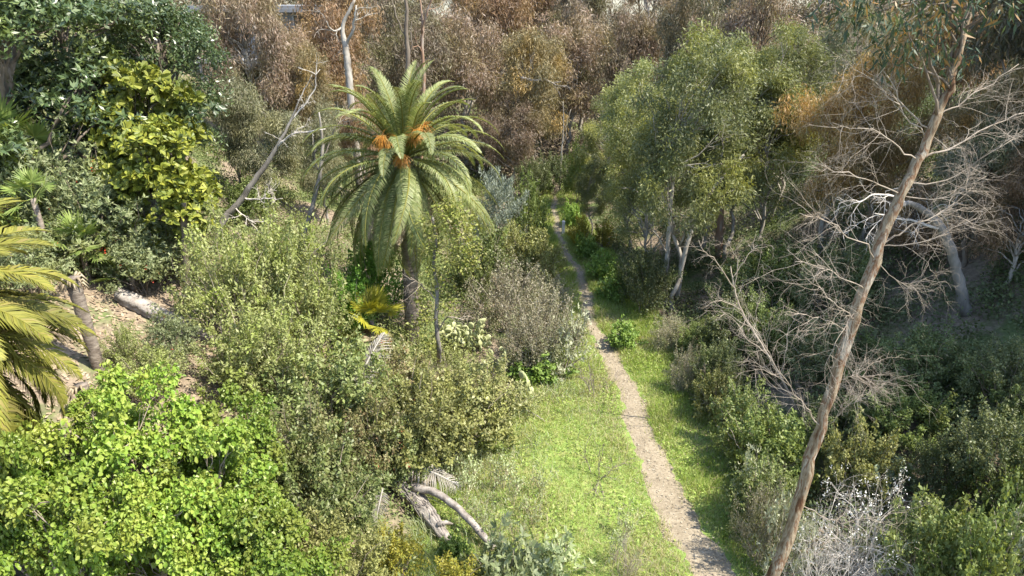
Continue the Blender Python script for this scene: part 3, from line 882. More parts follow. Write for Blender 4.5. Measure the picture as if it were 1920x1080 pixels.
for k, (x, y) in enumerate([(900, 960), (960, 930), (930, 890), (1000, 960), (880, 900), (1010, 900), (970, 1000), (1150, 1040), (1170, 980), (850, 900), (870, 930), (920, 990), (860, 880), (940, 900)]):
    put('meadow_weed', 'mallow', k % 3, 'thin seeding weed standing in the meadow grass', 'weeds', (x, y - 70, y + 20, 60), group='thin weeds in the meadow')

# ------------------------------------------------------------------ right side shrubs
for v, lab, bx in [
    (0, 'golden topped small bush on the trail\'s right, by the white post', (1087, 408, 462, 48)),
    (1, 'golden brown bush right of the one by the white post', (1130, 418, 465, 50)),
]: put('golden_bush', 'golden', v, lab, SH, bx)
for v, lab, bx in [
    (0, 'dark shrub under the green eucalyptus nearest the trail', (1205, 425, 580, 110)),
    (1, 'dark shrub left of the white trunks at their foot', (1300, 590, 655, 100)),
    (2, 'dark shrub between the white trunks and the bare sapling', (1375, 520, 685, 140)),
    (0, 'dark mound on the slope right of the white trunks', (1395, 450, 600, 150)),
    (1, 'dark shrub on the shaded bank right of the trail', (1335, 600, 745, 110)),
    (2, 'dark shrub behind the bare sapling, in shade', (1430, 520, 680, 170)),
    (0, 'dark shrub in the deep shade behind the leaning trunk', (1560, 560, 720, 190)),
    (1, 'dark shrub at the foot of the curved grey trunk', (1730, 570, 740, 190)),
    (2, 'dark shrub on the right edge below the brown tree', (1880, 590, 770, 170)),
    (0, 'dark shrub in the middle of the shaded right slope', (1690, 680, 830, 190)),
    (1, 'dark shrub on the right edge above the sunlit corner', (1850, 720, 930, 190)),
    (2, 'dark shrub left of the shaded cactus', (1570, 700, 850, 160)),
    (0, 'dark shrub right of the shaded cactus', (1760, 780, 930, 120)),
    (1, 'dark shrub above the bare sapling\'s crown', (1450, 400, 580, 170)),
    (2, 'dark shrub on the upper right slope under the orange trees', (1560, 400, 600, 170)),
]: put('dark_shrub', 'dark_shrub', v, lab, SH, bx, group='dark shrubs on the shaded right slope')
for v, lab, bx in [
    (0, 'sunlit green shrub on the right bank of the trail', (1390, 730, 845, 120)),
    (1, 'sunlit green shrub left of the leaning trunk', (1440, 770, 900, 170)),
    (0, 'sunlit yellow green shrub right of the leaning trunk', (1600, 800, 930, 140)),
    (1, 'sunlit green shrub in the bottom right, beside the white dead bush', (1720, 935, 1120, 180)),
    (0, 'sunlit green shrub cut by the bottom right edge', (1820, 960, 1180, 190)),
    (1, 'green shrub catching sun beside the dark shrub left of the sapling', (1345, 690, 790, 100)),
    (2, 'sunlit green shrub behind the silver plants by the trail', (1420, 860, 985, 140)),
    (2, 'sunlit green shrub below the right edge\'s dark shrub', (1900, 880, 1030, 150)),
]: put('sunlit_shrub', 'mid_shrub', v, lab, SH, bx, group='sunlit shrubs right of the trail')
for v, lab, bx in [
    (1, 'grey twiggy scrub on the right bank between weeds and dark shrubs', (1280, 650, 735, 70)),
    (2, 'grey brown scrub left of the dead white bush', (1420, 900, 1050, 110)),
    (0, 'grey brown scrub at the foot of the white trunks', (1250, 585, 655, 70)),
]: put('scrub_bush', 'grey_scrub', v, lab, SH, bx, group='grey scrub right of the trail')
for v, lab, bx in [
    (0, 'silver leaved plant by the trail, upper of the two', (1405, 860, 965, 80)),
    (1, 'silver leaved plant by the trail, lower of the two', (1455, 940, 1085, 95)),
    (0, 'silvery shrub in the bottom right corner', (1890, 955, 1150, 130)),
]: put('silver_plant', 'silver', v, lab, SH, bx, group='silver plants on the right')
put('dead_bush', 'dead_white', 0, 'white bare twig bush with pale flower heads right of the leaning trunk', 'bush', (1590, 860, 1100, 230))
put('dead_bush', 'dead_white', 1, 'white bare twig bush around the foot of the leaning trunk', 'bush', (1540, 930, 1150, 190))
put('bare_bush', 'dead_twigs', 0, 'small leafless bush on the right bank by the sunlit shrubs', 'bush', (1325, 670, 770, 90))
put('bare_bush', 'bare_sapling', 0, 'leafless brown weed standing alone in the meadow', 'bush', (1120, 800, 895, 110))
put('bare_bush', 'bare_sapling', 1, 'dry branches leaning over the trail from its left edge', 'bush', (1110, 650, 740, 100))
put('bare_bush', 'dead_twigs', 1, 'leafless grey weeds at the bottom of the meadow', 'bush', (1175, 960, 1085, 70))
put('rust_bush', 'rust', 0, 'rust red dead bush on the hillside right of the green eucalyptus', SH, (1478, 245, 310, 50))

# ------------------------------------------------------------------ trees of the middle and far distance
for v, lab, bx in [
    (0, 'shaded green bush hiding the trail\'s far end', (1040, 285, 362, 90)),
    (1, 'shaded green bush left of the trail\'s far end', (1000, 290, 372, 70)),
    (2, 'shaded green bush right of the trail\'s far end', (1085, 260, 385, 60)),
]: put('dark_shrub', 'dark_shrub', v, lab, SH, bx, group='shaded bushes at the trail end')
put('weeping_tree', 'olive_fine', 0, 'grey olive fine leaved tree behind the bare leaning trunk', T, (520, 150, 410, 170))
put('weeping_tree', 'olive_fine', 1, 'grey olive fine leaved tree right beside the paddle leaved tree', T, (465, 130, 380, 110))
put('weeping_tree', 'olive_fine', 0, 'grey olive fine leaved tree just left of the tall palm', T, (610, 190, 420, 120))
for v, lab, bx in [
    (0, 'brown eucalyptus with a thick bare trunk beside the pale house', (490, -70, 300, 190)),
    (1, 'brown eucalyptus with a forked white trunk left of the palm crown', (640, -60, 300, 200)),
    (2, 'brown eucalyptus straight behind the palm crown', (770, -40, 300, 210)),
    (0, 'brown eucalyptus right behind the palm, between palm and trail', (880, 20, 330, 190)),
    (1, 'brown eucalyptus at the head of the trail', (985, 60, 340, 180)),
    (2, 'brown eucalyptus above the head of the trail, rounder and paler', (1060, 10, 300, 190)),
    (0, 'tall brown eucalyptus in the middle of the brown mass', (930, -50, 285, 190)),
    (1, 'brown eucalyptus at the top of the frame left of the sky gap', (1080, -60, 270, 180)),
    (2, 'low brown eucalyptus beside the palm\'s right fronds', (955, 170, 360, 130)),
    (1, 'low brown eucalyptus left of the palm\'s upper fronds', (600, 90, 330, 130)),
    (2, 'brown eucalyptus behind the weeping olive trees', (555, 20, 310, 150)),
    (0, 'small brown eucalyptus low behind the palm\'s left fronds', (690, 190, 400, 110)),
]: put('eucalyptus_tree', 'euc_brown', v, lab, T, bx, group='brown eucalyptus trees beyond the palm')
for v, lab, bx in [
    (0, 'green eucalyptus with white twin trunks right of the trail', (1262, 45, 578, 240)),
    (1, 'light green eucalyptus behind the white trunked one, on its right', (1405, 50, 470, 190)),
    (2, 'slim green eucalyptus left of the white trunked one', (1185, 85, 480, 170)),
    (0, 'green eucalyptus crown low between the white trunks and the orange trees', (1362, 100, 480, 210)),
    (0, 'young drooping eucalyptus beside the trail', (1108, 290, 450, 80)),
    (1, 'green eucalyptus farther back at the trail\'s end', (1130, 170, 400, 110)),
    (2, 'yellow green eucalyptus top between the orange trees and the far gap', (1440, 20, 420, 170)),
    (2, 'green eucalyptus close behind the white trunked one, reaching above it', (1310, 25, 480, 190)),
    (1, 'grey green eucalyptus over the trail\'s right side, low and leafy', (1210, 170, 520, 150)),
]: put('eucalyptus_tree', 'euc_green', v, lab, T, bx, group='green eucalyptus trees right of the trail')
for v, lab, bx in [
    (0, 'orange topped eucalyptus right of the light green one', (1545, 70, 470, 220)),
    (1, 'orange topped eucalyptus behind the leaning trunk', (1615, 70, 450, 150)),
    (0, 'rusty eucalyptus half hidden by the leaning trunk\'s twigs', (1800, 115, 450, 190)),
    (1, 'rust brown eucalyptus on the right edge', (1885, 280, 540, 180)),
    (0, 'rusty drooping eucalyptus right of the leaning trunk\'s top', (1830, 90, 450, 190)),
]: put('eucalyptus_tree', 'euc_rust', v, lab, T, bx, group='orange and rust eucalyptus trees on the right')
for v, lab, bx in [
    (0, 'dark eucalyptus on the skyline right of the sky gap', (1290, -90, 280, 170)),
    (1, 'dark eucalyptus on the skyline behind the light green tree', (1400, -100, 290, 170)),
    (0, 'dark brown eucalyptus behind the orange trees', (1570, -30, 260, 130)),
    (1, 'dark eucalyptus behind the white building', (1750, -90, 300, 200)),
    (2, 'dark eucalyptus in the top right corner', (1880, -80, 340, 220)),
    (2, 'dark brown eucalyptus right of the brown mass, below the sky gap', (1180, -5, 290, 140)),
    (1, 'dark eucalyptus standing in the shade behind the curved grey trunk', (1800, 200, 500, 200)),
    (0, 'dark eucalyptus in shade between the orange trees and the leaning trunk', (1690, 340, 500, 170)),
]: put('eucalyptus_tree', 'euc_dark', v, lab, T, bx, group='dark eucalyptus trees on the right and skyline')
# the tall trees on the right hillside, whose shade lies on the right slope
for k, (x, y, h, w) in enumerate([(24.5, 22, 15.5, 11), (27, 28, 16, 11), (22.5, 29.5, 15, 10), (33, 24, 16, 12), (23.5, 19, 15, 10), (26, 24.5, 16, 11), (25, 20.5, 16, 11), (28, 21, 17, 11), (29.5, 26, 17, 11), (27, 17.5, 15, 9)]):
    pr = proto(('euc_dark', k % 3))
    o = empty('eucalyptus_tree', (x, y, float(terrain(x, y)) - .1), k * 1.3, (w / 9, w / 9, h / 14),
              'tall dark eucalyptus high on the right slope shading the thicket', T, 'tall eucalyptus trees high on the right slope')
    for pn, me in pr['parts']: part(pn, me, o)
# far trees on the plateau round the canyon
rr = random.Random(4)
k = 0
for y in (84, 100, 120, 145):
    for x in range(-84, 100, 9 if y < 110 else 12):
        xx, yy_ = x + rr.uniform(-4, 4), y + rr.uniform(-6, 6)
        px = 960 + F * xx / (yy_ * cP)
        if not -120 < px < 2040 or (y > 130 and (1200 < px < 1240 or 1550 < px < 1575)): continue
        pr = proto((('euc_dark', 'euc_brown', 'euc_rust', 'euc_brown', 'euc_green', 'euc_dark', 'euc_brown')[k % 7], k % 3 if k % 7 != 4 else 1))
        sc = rr.uniform(.95, 1.35)
        o = empty('far_tree', (xx, yy_, float(terrain(xx, yy_)) - .3), rr.uniform(0, 6), (sc, sc, sc * rr.uniform(.85, 1.1)),
                  'dull eucalyptus far off on the rim, mostly hidden by nearer trees', T, 'far trees on the canyon rim')
        for pn, me in pr['parts']:
            c = part(pn, me, o)
            if pn == 'crown': wear(c, ('euc_dark', 'brown_rosy', 'brown_rust', 'brown_gold', 'grey_olive', 'euc_brown', 'brown_rosy')[(k * 5 + k // 7) % 7])
        k += 1


# ------------------------------------------------------------------ undergrowth: leaf clumps hugging the slopes
def undergrowth(name, seed, n, xr, yr, keep, per, L, Wd, rmin, rmax, mat, label, lift=.5):
    rng = np.random.default_rng(seed)
    x = rng.uniform(*xr, n); y = yr[0] + (yr[1] - yr[0]) * rng.uniform(0, 1, n) ** 1.25
    k = keep(x, y)
    x, y = x[k], y[k]
    R = rng.uniform(rmin, rmax, len(x)) * (1 + y / 90)
    C = np.stack([x, y, terrain(x, y) + R * lift * (1 + .5 * np.sin(x * .8) * np.sin(y * .9))], -1)
    b = MB(); clump_leaves(b, rng, C, R, per, L, Wd, 'broad', zs=.7)
    return tag(link(bpy.data.objects.new(name, b.mesh(name, M[mat]))), label, kind='stuff')


def litter_zone(x, y):
    return ((x + 13.2) / 3.6) ** 2 + ((y - 20.5) / 4.5) ** 2 < 1


undergrowth('undergrowth', 11, 3000, (-34, -1.5), (11, 66), lambda x, y: (x < np.interp(y, MY, ML) - .6) & ~litter_zone(x, y) & (x > -y * .9 - 4), 190, .12, .055, .4, .85, 'under_left',
            'mixed green undergrowth covering the left slope')
undergrowth('shaded_undergrowth', 12, 2900, (6.5, 38), (10, 66), lambda x, y: (x > np.interp(y, MY, MR) + .15) & (x < y * .9 + 4), 180, .12, .06, .4, .9, 'under_right',
            'dark green undergrowth covering the shaded right slope')
undergrowth('dry_undergrowth', 13, 2300, (-46, 46), (58, 118), lambda x, y: (abs(x - 3.5) > 1.6) | (y > 63), 130, .3, .11, .7, 1.7, 'euc_brown',
            'brown dry undergrowth under the trees at the head of the canyon')
# fallen leaves
rng = np.random.default_rng(21)
n = 14000
x = rng.uniform(-22, -7, n); y = rng.uniform(13, 30, n)
N = unit(np.array([0.4, 0, 1]) + rng.normal(0, .3, (n, 3)))
b = MB(); leaves(b, np.stack([x, y, terrain(x, y) + rng.uniform(.01, .06, n)], -1), np.cross(N, rdir(rng, n)), N, rng.uniform(.1, .24, n), rng.uniform(.06, .12, n))
tag(link(bpy.data.objects.new('leaf_litter', b.mesh('leaf_litter', M['litter']))), 'tan fallen leaves lying on the left slope around the palm log', kind='stuff')
rng = np.random.default_rng(22)
n = 5000
x = rng.uniform(6.5, 14, n); y = rng.uniform(18, 45, n)
N = unit(np.array([0, 0, 1]) + rng.normal(0, .3, (n, 3)))
b = MB(); leaves(b, np.stack([x, y, terrain(x, y) + rng.uniform(.01, .06, n)], -1), np.cross(N, rdir(rng, n)), N, rng.uniform(.1, .2, n), rng.uniform(.04, .08, n))
tag(link(bpy.data.objects.new('leaf_litter', b.mesh('leaf_litter', M['litter']))), 'brown fallen leaves and bark under the white trunks right of the trail', kind='stuff')


# ------------------------------------------------------------------ palms
def frond_mesh(seed, L, droop, p, mat, pairs=84, lw=.05, ll=.68, v=.3, hang=.25, stalk='palm_yellow'):
    rng = np.random.default_rng(seed)
    n = 20
    t = np.linspace(0, 1, n)
    th = -droop * t ** p
    dx, dz = np.cos(th), np.sin(th)
    P = np.zeros((n, 3))
    P[1:, 0] = np.cumsum(dx[:-1]) * L / (n - 1); P[1:, 2] = np.cumsum(dz[:-1]) * L / (n - 1)
    P[:, 1] += np.sin(t * 2) * rng.normal(0, .12) * L * t
    b = MB()
    tube(b, P, np.linspace(.05, .008, n), 5, mat=1)
    tt = np.linspace(.1, .995, pairs); tt = np.repeat(tt, 2) + rng.normal(0, .003, pairs * 2)
    side = np.tile([1., -1.], pairs)
    B = np.stack([np.interp(tt, t, P[:, k]) for k in range(3)], -1)
    th_ = np.interp(tt, t, th)
    Tn = np.stack([np.cos(th_), 0 * th_, np.sin(th_)], -1)
    Up = np.stack([-np.sin(th_), 0 * th_, np.cos(th_)], -1)
    Sd = np.array([[0, 1., 0]]) * side[:, None]
    fw = .35 + .9 * tt[:, None] ** 2
    A = unit(Tn * fw + Sd * .95 + Up * v + rng.normal(0, .07, (len(tt), 3)))
    ln = ll * (np.sin(np.clip(tt * .93 + .1, 0, 1) * math.pi) ** .55) * rng.uniform(.85, 1.1, len(tt))
    N = unit(Up - Sd * .4)
    Sw = unit(np.cross(A, N)) * (lw * .5)
    ln = ln[:, None]
    m1 = B + A * ln * .5
    A2 = unit(A + np.array([0, 0, -hang * 1.6]))
    m2 = m1 + A2 * ln * .5
    V = np.stack([B - Sw * .6, B + Sw * .6, m1 + Sw, m1 - Sw, m2], 1).reshape(-1, 3)
    i = np.arange(len(tt))[:, None] * 5
    b.add(V, i + np.array([[0, 1, 2, 3]]), i + np.array([[3, 2, 4]]))
    return b.mesh('frond', M[mat], M[stalk])


def frond_matrix(loc, az, el, roll=0.0):
    return Matrix.Translation(loc) @ Matrix.Rotation(az, 4, 'Z') @ Matrix.Rotation(-el, 4, 'Y') @ Matrix.Rotation(roll, 4, 'X')


# the tall palm
base, _ = G(777, 640)
Hc = Zat(292, base.y) - base.z
palm = empty('palm_tree', base, 0, (1, 1, 1), 'tall date palm with orange fruit stalks standing in the middle of the left thicket', 'palm')
rng = np.random.default_rng(31)
b = MB()
P = np.array([[.12 * math.sin(t * 2.2), 0, -.4 + t * (Hc + .2)] for t in np.linspace(0, 1, 40)])
P[:, 0] -= P[-1, 0]
tube(b, P, .31 + .06 * np.linspace(0, 1, 40) ** 2 + .03 * (np.arange(40) % 2), 14, rng, .05)
part('trunk', b.mesh('trunk', M['palm_bark']), palm)
b = MB()
for k in range(150):                                   # old leaf bases under the crown
    a = k * 2.39996; z = Hc - 1.9 + 1.7 * (k / 150)
    d = np.array([math.cos(a), math.sin(a), 0])
    r0 = .3 + .12 * (k / 150)
    p0 = np.array([0, 0, z]) + d * r0
    tube(b, np.array([p0, p0 + d * .1 + np.array([0, 0, .12]), p0 + d * .3 + np.array([0, 0, .3])]), [.09, .07, .04], 5)
part('leaf_bases', b.mesh('leaf_bases', M['palm_bark']), palm)
FL = 4.6
fr_up = [frond_mesh(41 + k, FL * .85, 1.05 + .25 * k, 2.6, 'palm', pairs=92, lw=.032, ll=.5, v=.4, hang=.25) for k in range(3)]
fr_mid = [frond_mesh(45 + k, FL, 1.5 + .25 * k, 2.0, 'palm', pairs=92, lw=.032, ll=.55, v=.15, hang=.5) for k in range(3)]
fr_low = [frond_mesh(49 + k, FL * 1.1, 1.0 + .25 * k, 1.4, 'palm', pairs=92, lw=.032, ll=.58, v=.0, hang=.8) for k in range(3)]
fr_dead = [frond_mesh(53 + k, FL * .7, .45, 1.0, 'palm_dead', pairs=44, v=0, hang=.9, stalk='palm_dead') for k in range(2)]
NF = 112
for k in range(NF):
    f_ = k / (NF - 1)
    el = math.radians(84 - 138 * f_ ** .85) + rng.normal(0, .08)
    az = k * 2.39996 + rng.normal(0, .12)
    if .0 < el < 1.0 and abs((az + math.pi / 2 + math.pi) % (2 * math.pi) - math.pi) < .55: el += .45 if k % 2 else -.75
    lst = fr_up if el > .85 else fr_mid if el > .0 else fr_low
    z = Hc + .25 - .75 * f_
    part('frond', lst[k % 3], palm, frond_matrix((.16 * math.cos(az), .16 * math.sin(az), z), az, el, rng.normal(0, .25)))
for k in range(26):
    az = k * 2.39996 + .4
    part('frond', fr_dead[k % 2], palm, frond_matrix((.25 * math.cos(az), .25 * math.sin(az), Hc - .7), az, math.radians(-52 + rng.normal(0, 14)), rng.normal(0, .4)), label='dry brown hanging frond')
for az, el, n, spread in [(-2.0, .55, 170, .75), (-1.0, .7, 190, .5), (-1.45, .1, 190, .6), (-.5, .8, 120, .6)]:
    b = MB()
    d0 = np.array([math.cos(az) * math.cos(el), math.sin(az) * math.cos(el), math.sin(el)])
    s0 = np.array([0, 0, Hc + .15]) + d0 * .5
    tube(b, np.array([s0, s0 + d0 * .6, s0 + d0 * 1.15]), [.05, .04, .03], 5)
    for q in range(n):
        st = s0 + d0 * rng.uniform(.6, 1.2)
        grow(b, rng, st, d0 + rng.normal(0, spread, 3), rng.uniform(.3, .6), .011, 0, 0, droop=.55, wob=.2)
    part('fruit_stalk', b.mesh('fruit_stalk', M['orange']), palm)

# the yellow palm at the left edge
yl = W(-225, 635, 12.4)
gz = float(terrain(yl.x, yl.y))
yp = empty('palm_tree', (yl.x, yl.y, gz), 0, (1, 1, 1), 'yellow green date palm whose arching fronds enter at the left edge', 'palm')
Hy = yl.z - gz
b = MB()
tube(b, np.array([[0, 0, -.4 + t * (Hy + .3)] for t in np.linspace(0, 1, 24)]), .33 + .02 * (np.arange(24) % 2), 12, rng, .05)
part('trunk', b.mesh('trunk', M['palm_bark']), yp)
yf = [frond_mesh(61 + k, 3.9, 1.35 + .2 * k, 1.35, 'palm_yellow', pairs=120, lw=.042, ll=.74, v=.05, hang=.6) for k in range(4)]
rng = np.random.default_rng(33)
for k in range(150):
    f_ = k / 149
    el = math.radians(80 - 105 * f_ ** .9) + rng.normal(0, .06); az = k * 2.39996 + .3
    part('frond', yf[k % 4], yp, frond_matrix((.15 * math.cos(az), .15 * math.sin(az), Hy + .2 - .6 * f_), az, el, rng.normal(0, .25)))
for k in range(8):
    az = k * .8
    part('frond', fr_dead[k % 2], yp, frond_matrix((.25 * math.cos(az), .25 * math.sin(az), Hy - .7), az, math.radians(-55), 0), label='dry brown hanging frond')


def fan_leaf(seed, R, mat, n=26):
    rng = np.random.default_rng(seed)
    b = MB()
    tube(b, np.array([[0, 0, 0], [R * .5, 0, .05 * R], [R, 0, 0]]), [.02, .014, .01], 4, mat=1)
    a = np.linspace(-2.0, 2.0, n) + rng.normal(0, .02, n)
    A = np.stack([np.cos(a), np.sin(a), -.15 + rng.normal(0, .05, n)], -1)
    L = R * (.62 + .33 * np.cos(a * .6))
    B = np.repeat(np.array([[R, 0, 0]]), n, 0)
    N = np.stack([0 * a, 0 * a, np.ones(n)], -1) + rng.normal(0, .35, (n, 3))
    leaves(b, B, A, N, L, R * .12)
    return b.mesh('fan_leaf', M[mat], M['fan'])


def fan_palm(label, px, py, Y, trunk_h, R, mat, nleaf, seed, dead=0):
    p = W(px, py, Y)
    gz = float(terrain(p.x, p.y))
    H = max(.25, p.z - gz) if trunk_h is None else trunk_h
    o = empty('fan_palm', (p.x, p.y, p.z - H), 0, (1, 1, 1), label, 'palm')
    rng = np.random.default_rng(seed)
    b = MB(); tube(b, np.array([[0, 0, -.3], [.03, 0, H * .5], [0, 0, H]]), [.13, .1, .09], 8, rng, .08)
    part('trunk', b.mesh('trunk', M['palm_bark']), o)
    fl = [fan_leaf(seed + q, R, mat) for q in range(3)]
    fd = fan_leaf(seed + 7, R * .9, 'palm_dead') if dead else None
    for k in range(nleaf):
        el = math.radians(80 - 95 * k / nleaf) + rng.normal(0, .1)
        part('fan_leaf', fl[k % 3], o, frond_matrix((0, 0, H), k * 2.4 + rng.normal(0, .2), el, rng.normal(0, .4)))
    for k in range(dead):
        part('fan_leaf', fd, o, frond_matrix((0, 0, H - .1), k * 2.4, math.radians(-45 + rng.normal(0, 10)), 0), label='dry brown hanging leaf')
    return o


def gY(px, py):
    return G(px, py)[0].y


fan_palm('young yellow fan palm with a dry skirt left of the tall palm\'s foot', 697, 600, gY(697, 680), None, .8, 'fan_yellow', 13, 71, 7)
fan_palm('small fan palm poking from the shrubs above the cut stump', 150, 462, gY(150, 520), None, .75, 'fan', 14, 72)
fan_palm('small fan palm at the left edge under the dark trees', 8, 280, gY(8, 420), None, 1.1, 'fan', 13, 73)
fan_palm('fan palm with pale spread leaves above the lime shrubs', 62, 372, gY(62, 470) - 1, None, .6, 'fan', 8, 74)
fan_palm('low fan palm beside the upper end of the palm log', 245, 520, gY(245, 548), .4, .7, 'fan', 10, 75)
fan_palm('spiky green fan palm near the trail, right of the tall palm', 957, 455, gY(957, 500), None, .6, 'fan', 12, 76)


# ------------------------------------------------------------------ trunks, logs and dead wood
def snag(name, label, cat, pts, radii, mat, branches=(), seed=0, twigs=None, k=9, twig_mat=None, tw_args=None, jit=.07, group=None):
    """trunk through photo points (px, py, Y); branches: list of (points, r0, r1)"""
    rng = np.random.default_rng(seed)
    P = [W(*q) for q in pts]
    if cat == T and P[0].z - float(terrain(P[0].x, P[0].y)) > .1:          # the trunk goes on down to the ground
        d = P[0] - P[1]; d = d / max(.3, -d.z) if d.z < -.05 else Vector((0, 0, -1))
        dz = P[0].z - float(terrain(P[0].x, P[0].y)) + .4
        P.insert(0, P[0] + Vector((max(-.35, min(.35, d.x)) * dz, max(-.35, min(.35, d.y)) * dz, -dz)))
        pts = [pts[0]] + list(pts); radii = [radii[0] * 1.1] + list(radii)
    o = empty(name, P[0], 0, (1, 1, 1), label, cat, group)
    P0 = np.array(P[0])
    A = np.array([np.array(q) - P0 for q in P])
    t = np.arange(len(A)); tt = np.linspace(0, len(A) - 1, max(16, 5 * len(A)))
    C = np.stack([np.interp(tt, t, A[:, q]) for q in range(3)], -1)
    ker = np.array([1, 2, 3, 2, 1]) / 9
    Cp = np.pad(C, ((2, 2), (0, 0)), 'edge')
    Cs = np.stack([np.convolve(Cp[:, q], ker, 'valid') for q in range(3)], -1); Cs[0] = C[0]; Cs[-1] = C[-1]
    Cs[1:-1] += rng.normal(0, .012 if k < 14 else .02, Cs[1:-1].shape)
    R = np.interp(tt, t, np.interp(t, np.linspace(0, len(A) - 1, len(radii)), radii))
    b = MB(); tube(b, Cs, R, k, rng, jit, ridge=.08)
    part('trunk', b.mesh('trunk', M[mat]), o)
    for q in branches:
        bp, r0, r1 = q
        B = np.array([np.array(W(*w)) - P0 for w in bp])
        dd = np.linalg.norm(Cs - B[0], axis=1)
        if dd.min() < .7: B[0] = Cs[dd.argmin()]
        t2 = np.arange(len(B)); tq = np.linspace(0, len(B) - 1, 4 * len(B))
        Bc = np.stack([np.interp(tq, t2, B[:, z]) for z in range(3)], -1)
        Bp = np.pad(Bc, ((2, 2), (0, 0)), 'edge')
        Bs = np.stack([np.convolve(Bp[:, z], ker, 'valid') for z in range(3)], -1); Bs[0] = Bc[0]; Bs[-1] = Bc[-1]
        wv = np.cumsum(rng.normal(0, 1, Bs.shape), 0); tq1 = np.linspace(0, 1, len(Bs))[:, None]
        wv -= wv[0] + (wv[-1] - wv[0]) * tq1
        Bs = Bs + wv * np.linalg.norm(Bs[-1] - Bs[0]) * .016
        b = MB(); tube(b, Bs, np.linspace(r0, r1, len(Bs)), 6, rng, .05)
        if tw_args:
            for w in range(tw_args.get('n', 8)):
                i = rng.integers(len(Bs) // 4, len(Bs) - 1)
                dd = unit(Bs[i + 1] - Bs[i])
                grow(b, rng, Bs[i], dd + rdir(rng, 1)[0] * .9, rng.uniform(*tw_args['L']), max(.0045, r0 * .3), tw_args['depth'], tw_args['nc'], .85, tw_args.get('droop', .02), .55)
        part('branch', b.mesh('branch', M[twig_mat or mat]), o)
    return o, P0, Cs, R, rng


# the leaning tree on the right
YB = [11.6, 11.7, 11.9, 12.05, 12.2, 12.35, 12.5, 12.65, 12.75, 12.85, 12.9]
XP = [(1372, 1290), (1405, 1180), (1478, 1010), (1525, 850), (1568, 700), (1620, 540), (1672, 400), (1730, 285), (1772, 180), (1805, 80), (1835, -60)]
pts = [(x, y, Y_) for (x, y), Y_ in zip(XP, YB)]
tw = dict(n=14, L=(.4, 1.1), depth=2, nc=4)
br = []
for a, mid, e, r in [
    ((1530, 805, 12.1), (1500, 760, 12.0), (1455, 690, 11.7), .035),
    ((1455, 690, 11.7), (1420, 625, 11.5), (1375, 570, 11.3), .022),
    ((1640, 490, 12.3), (1570, 430, 12.0), (1500, 400, 11.7), .028),
    ((1625, 540, 12.3), (1560, 520, 11.9), (1490, 490, 11.5), .026),
    ((1600, 610, 12.25), (1560, 560, 11.9), (1510, 520, 11.6), .026),
    ((1590, 640, 12.25), (1540, 600, 11.8), (1490, 590, 11.4), .022),
    ((1660, 465, 12.35), (1720, 430, 12.4), (1790, 380, 12.5), .04),
    ((1660, 465, 12.35), (1740, 450, 12.2), (1830, 410, 12.0), .024),
    ((1640, 505, 12.3), (1690, 535, 12.1), (1740, 520, 11.9), .016),
    ((1715, 310, 12.55), (1800, 270, 12.7), (1930, 210, 12.9), .045),
    ((1700, 340, 12.5), (1790, 330, 12.4), (1900, 260, 12.2), .03),
    ((1690, 360, 12.5), (1620, 330, 12.2), (1540, 310, 11.9), .03),
    ((1720, 300, 12.55), (1660, 250, 12.4), (1560, 230, 12.1), .03),
    ((1690, 370, 12.5), (1760, 380, 12.3), (1850, 330, 12.0), .026),
    ((1745, 250, 12.6), (1690, 180, 12.7), (1610, 60, 12.9), .035),
    ((1745, 255, 12.6), (1660, 160, 12.5), (1580, 110, 12.3), .026),
    ((1560, 730, 12.2), (1600, 700, 12.0), (1660, 720, 11.8), .014),
    ((1545, 790, 12.1), (1590, 760, 12.0), (1640, 740, 11.8), .014),
    ((1505, 940, 12.0), (1560, 980, 11.8), (1700, 960, 11.4), .022),
    ((1610, 570, 12.25), (1570, 640, 12.0), (1545, 690, 11.8), .02),
    ((1760, 215, 12.65), (1830, 190, 12.8), (1910, 120, 13.0), .03),
]:
    br.append(([a, mid, e], r * .48, r * .16))
lt, P0, Cs, R, rngl = snag('leaning_tree', 'bare leaning tree with peeling tan bark and pale twigs on the right', T, pts, [.17, .15, .135, .125, .115, .108, .1, .09, .078, .065, .05], 'bark_peel', br, 91, twig_mat='twig', tw_args=tw, k=14, jit=.14)
# leafy top of the leaning tree
b = MB(); rngl = np.random.default_rng(92)
Cc = []
for (x, y, Y_) in [(1560, 0, 12.4), (1600, 40, 12.2), (1640, 20, 12.0), (1660, 70, 12.3), (1700, 40, 12.0), (1730, 80, 12.2), (1740, 10, 12.0), (1690, -40, 12.0), (1780, -10, 12.3), (1620, -40, 12.2), (1760, 50, 12.5), (1880, 10, 12.4), (1840, -30, 12.3), (1780, 110, 12.7), (1670, 105, 12.5), (1800, -80, 12.6), (1700, -110, 12.6), (1860, -100, 12.6)]:
    Cc.append(np.array(W(x, y, Y_)) - P0)
Cc = np.array(Cc)
clump_leaves(b, rngl, Cc, np.full(len(Cc), .42), 95, .17, .035, 'hang')
part('crown', b.mesh('crown', M['near_euc']), lt)
b = MB()
for q in Cc:
    tube(b, curve(Cs[rngl.integers(len(Cs) - 14, len(Cs) - 2)], q, rngl, 7, sag=.1, wob=.1), np.linspace(.03, .008, 7), 5)
part('crown_limbs', b.mesh('crown_limbs', M['bark_grey_brown']), lt)

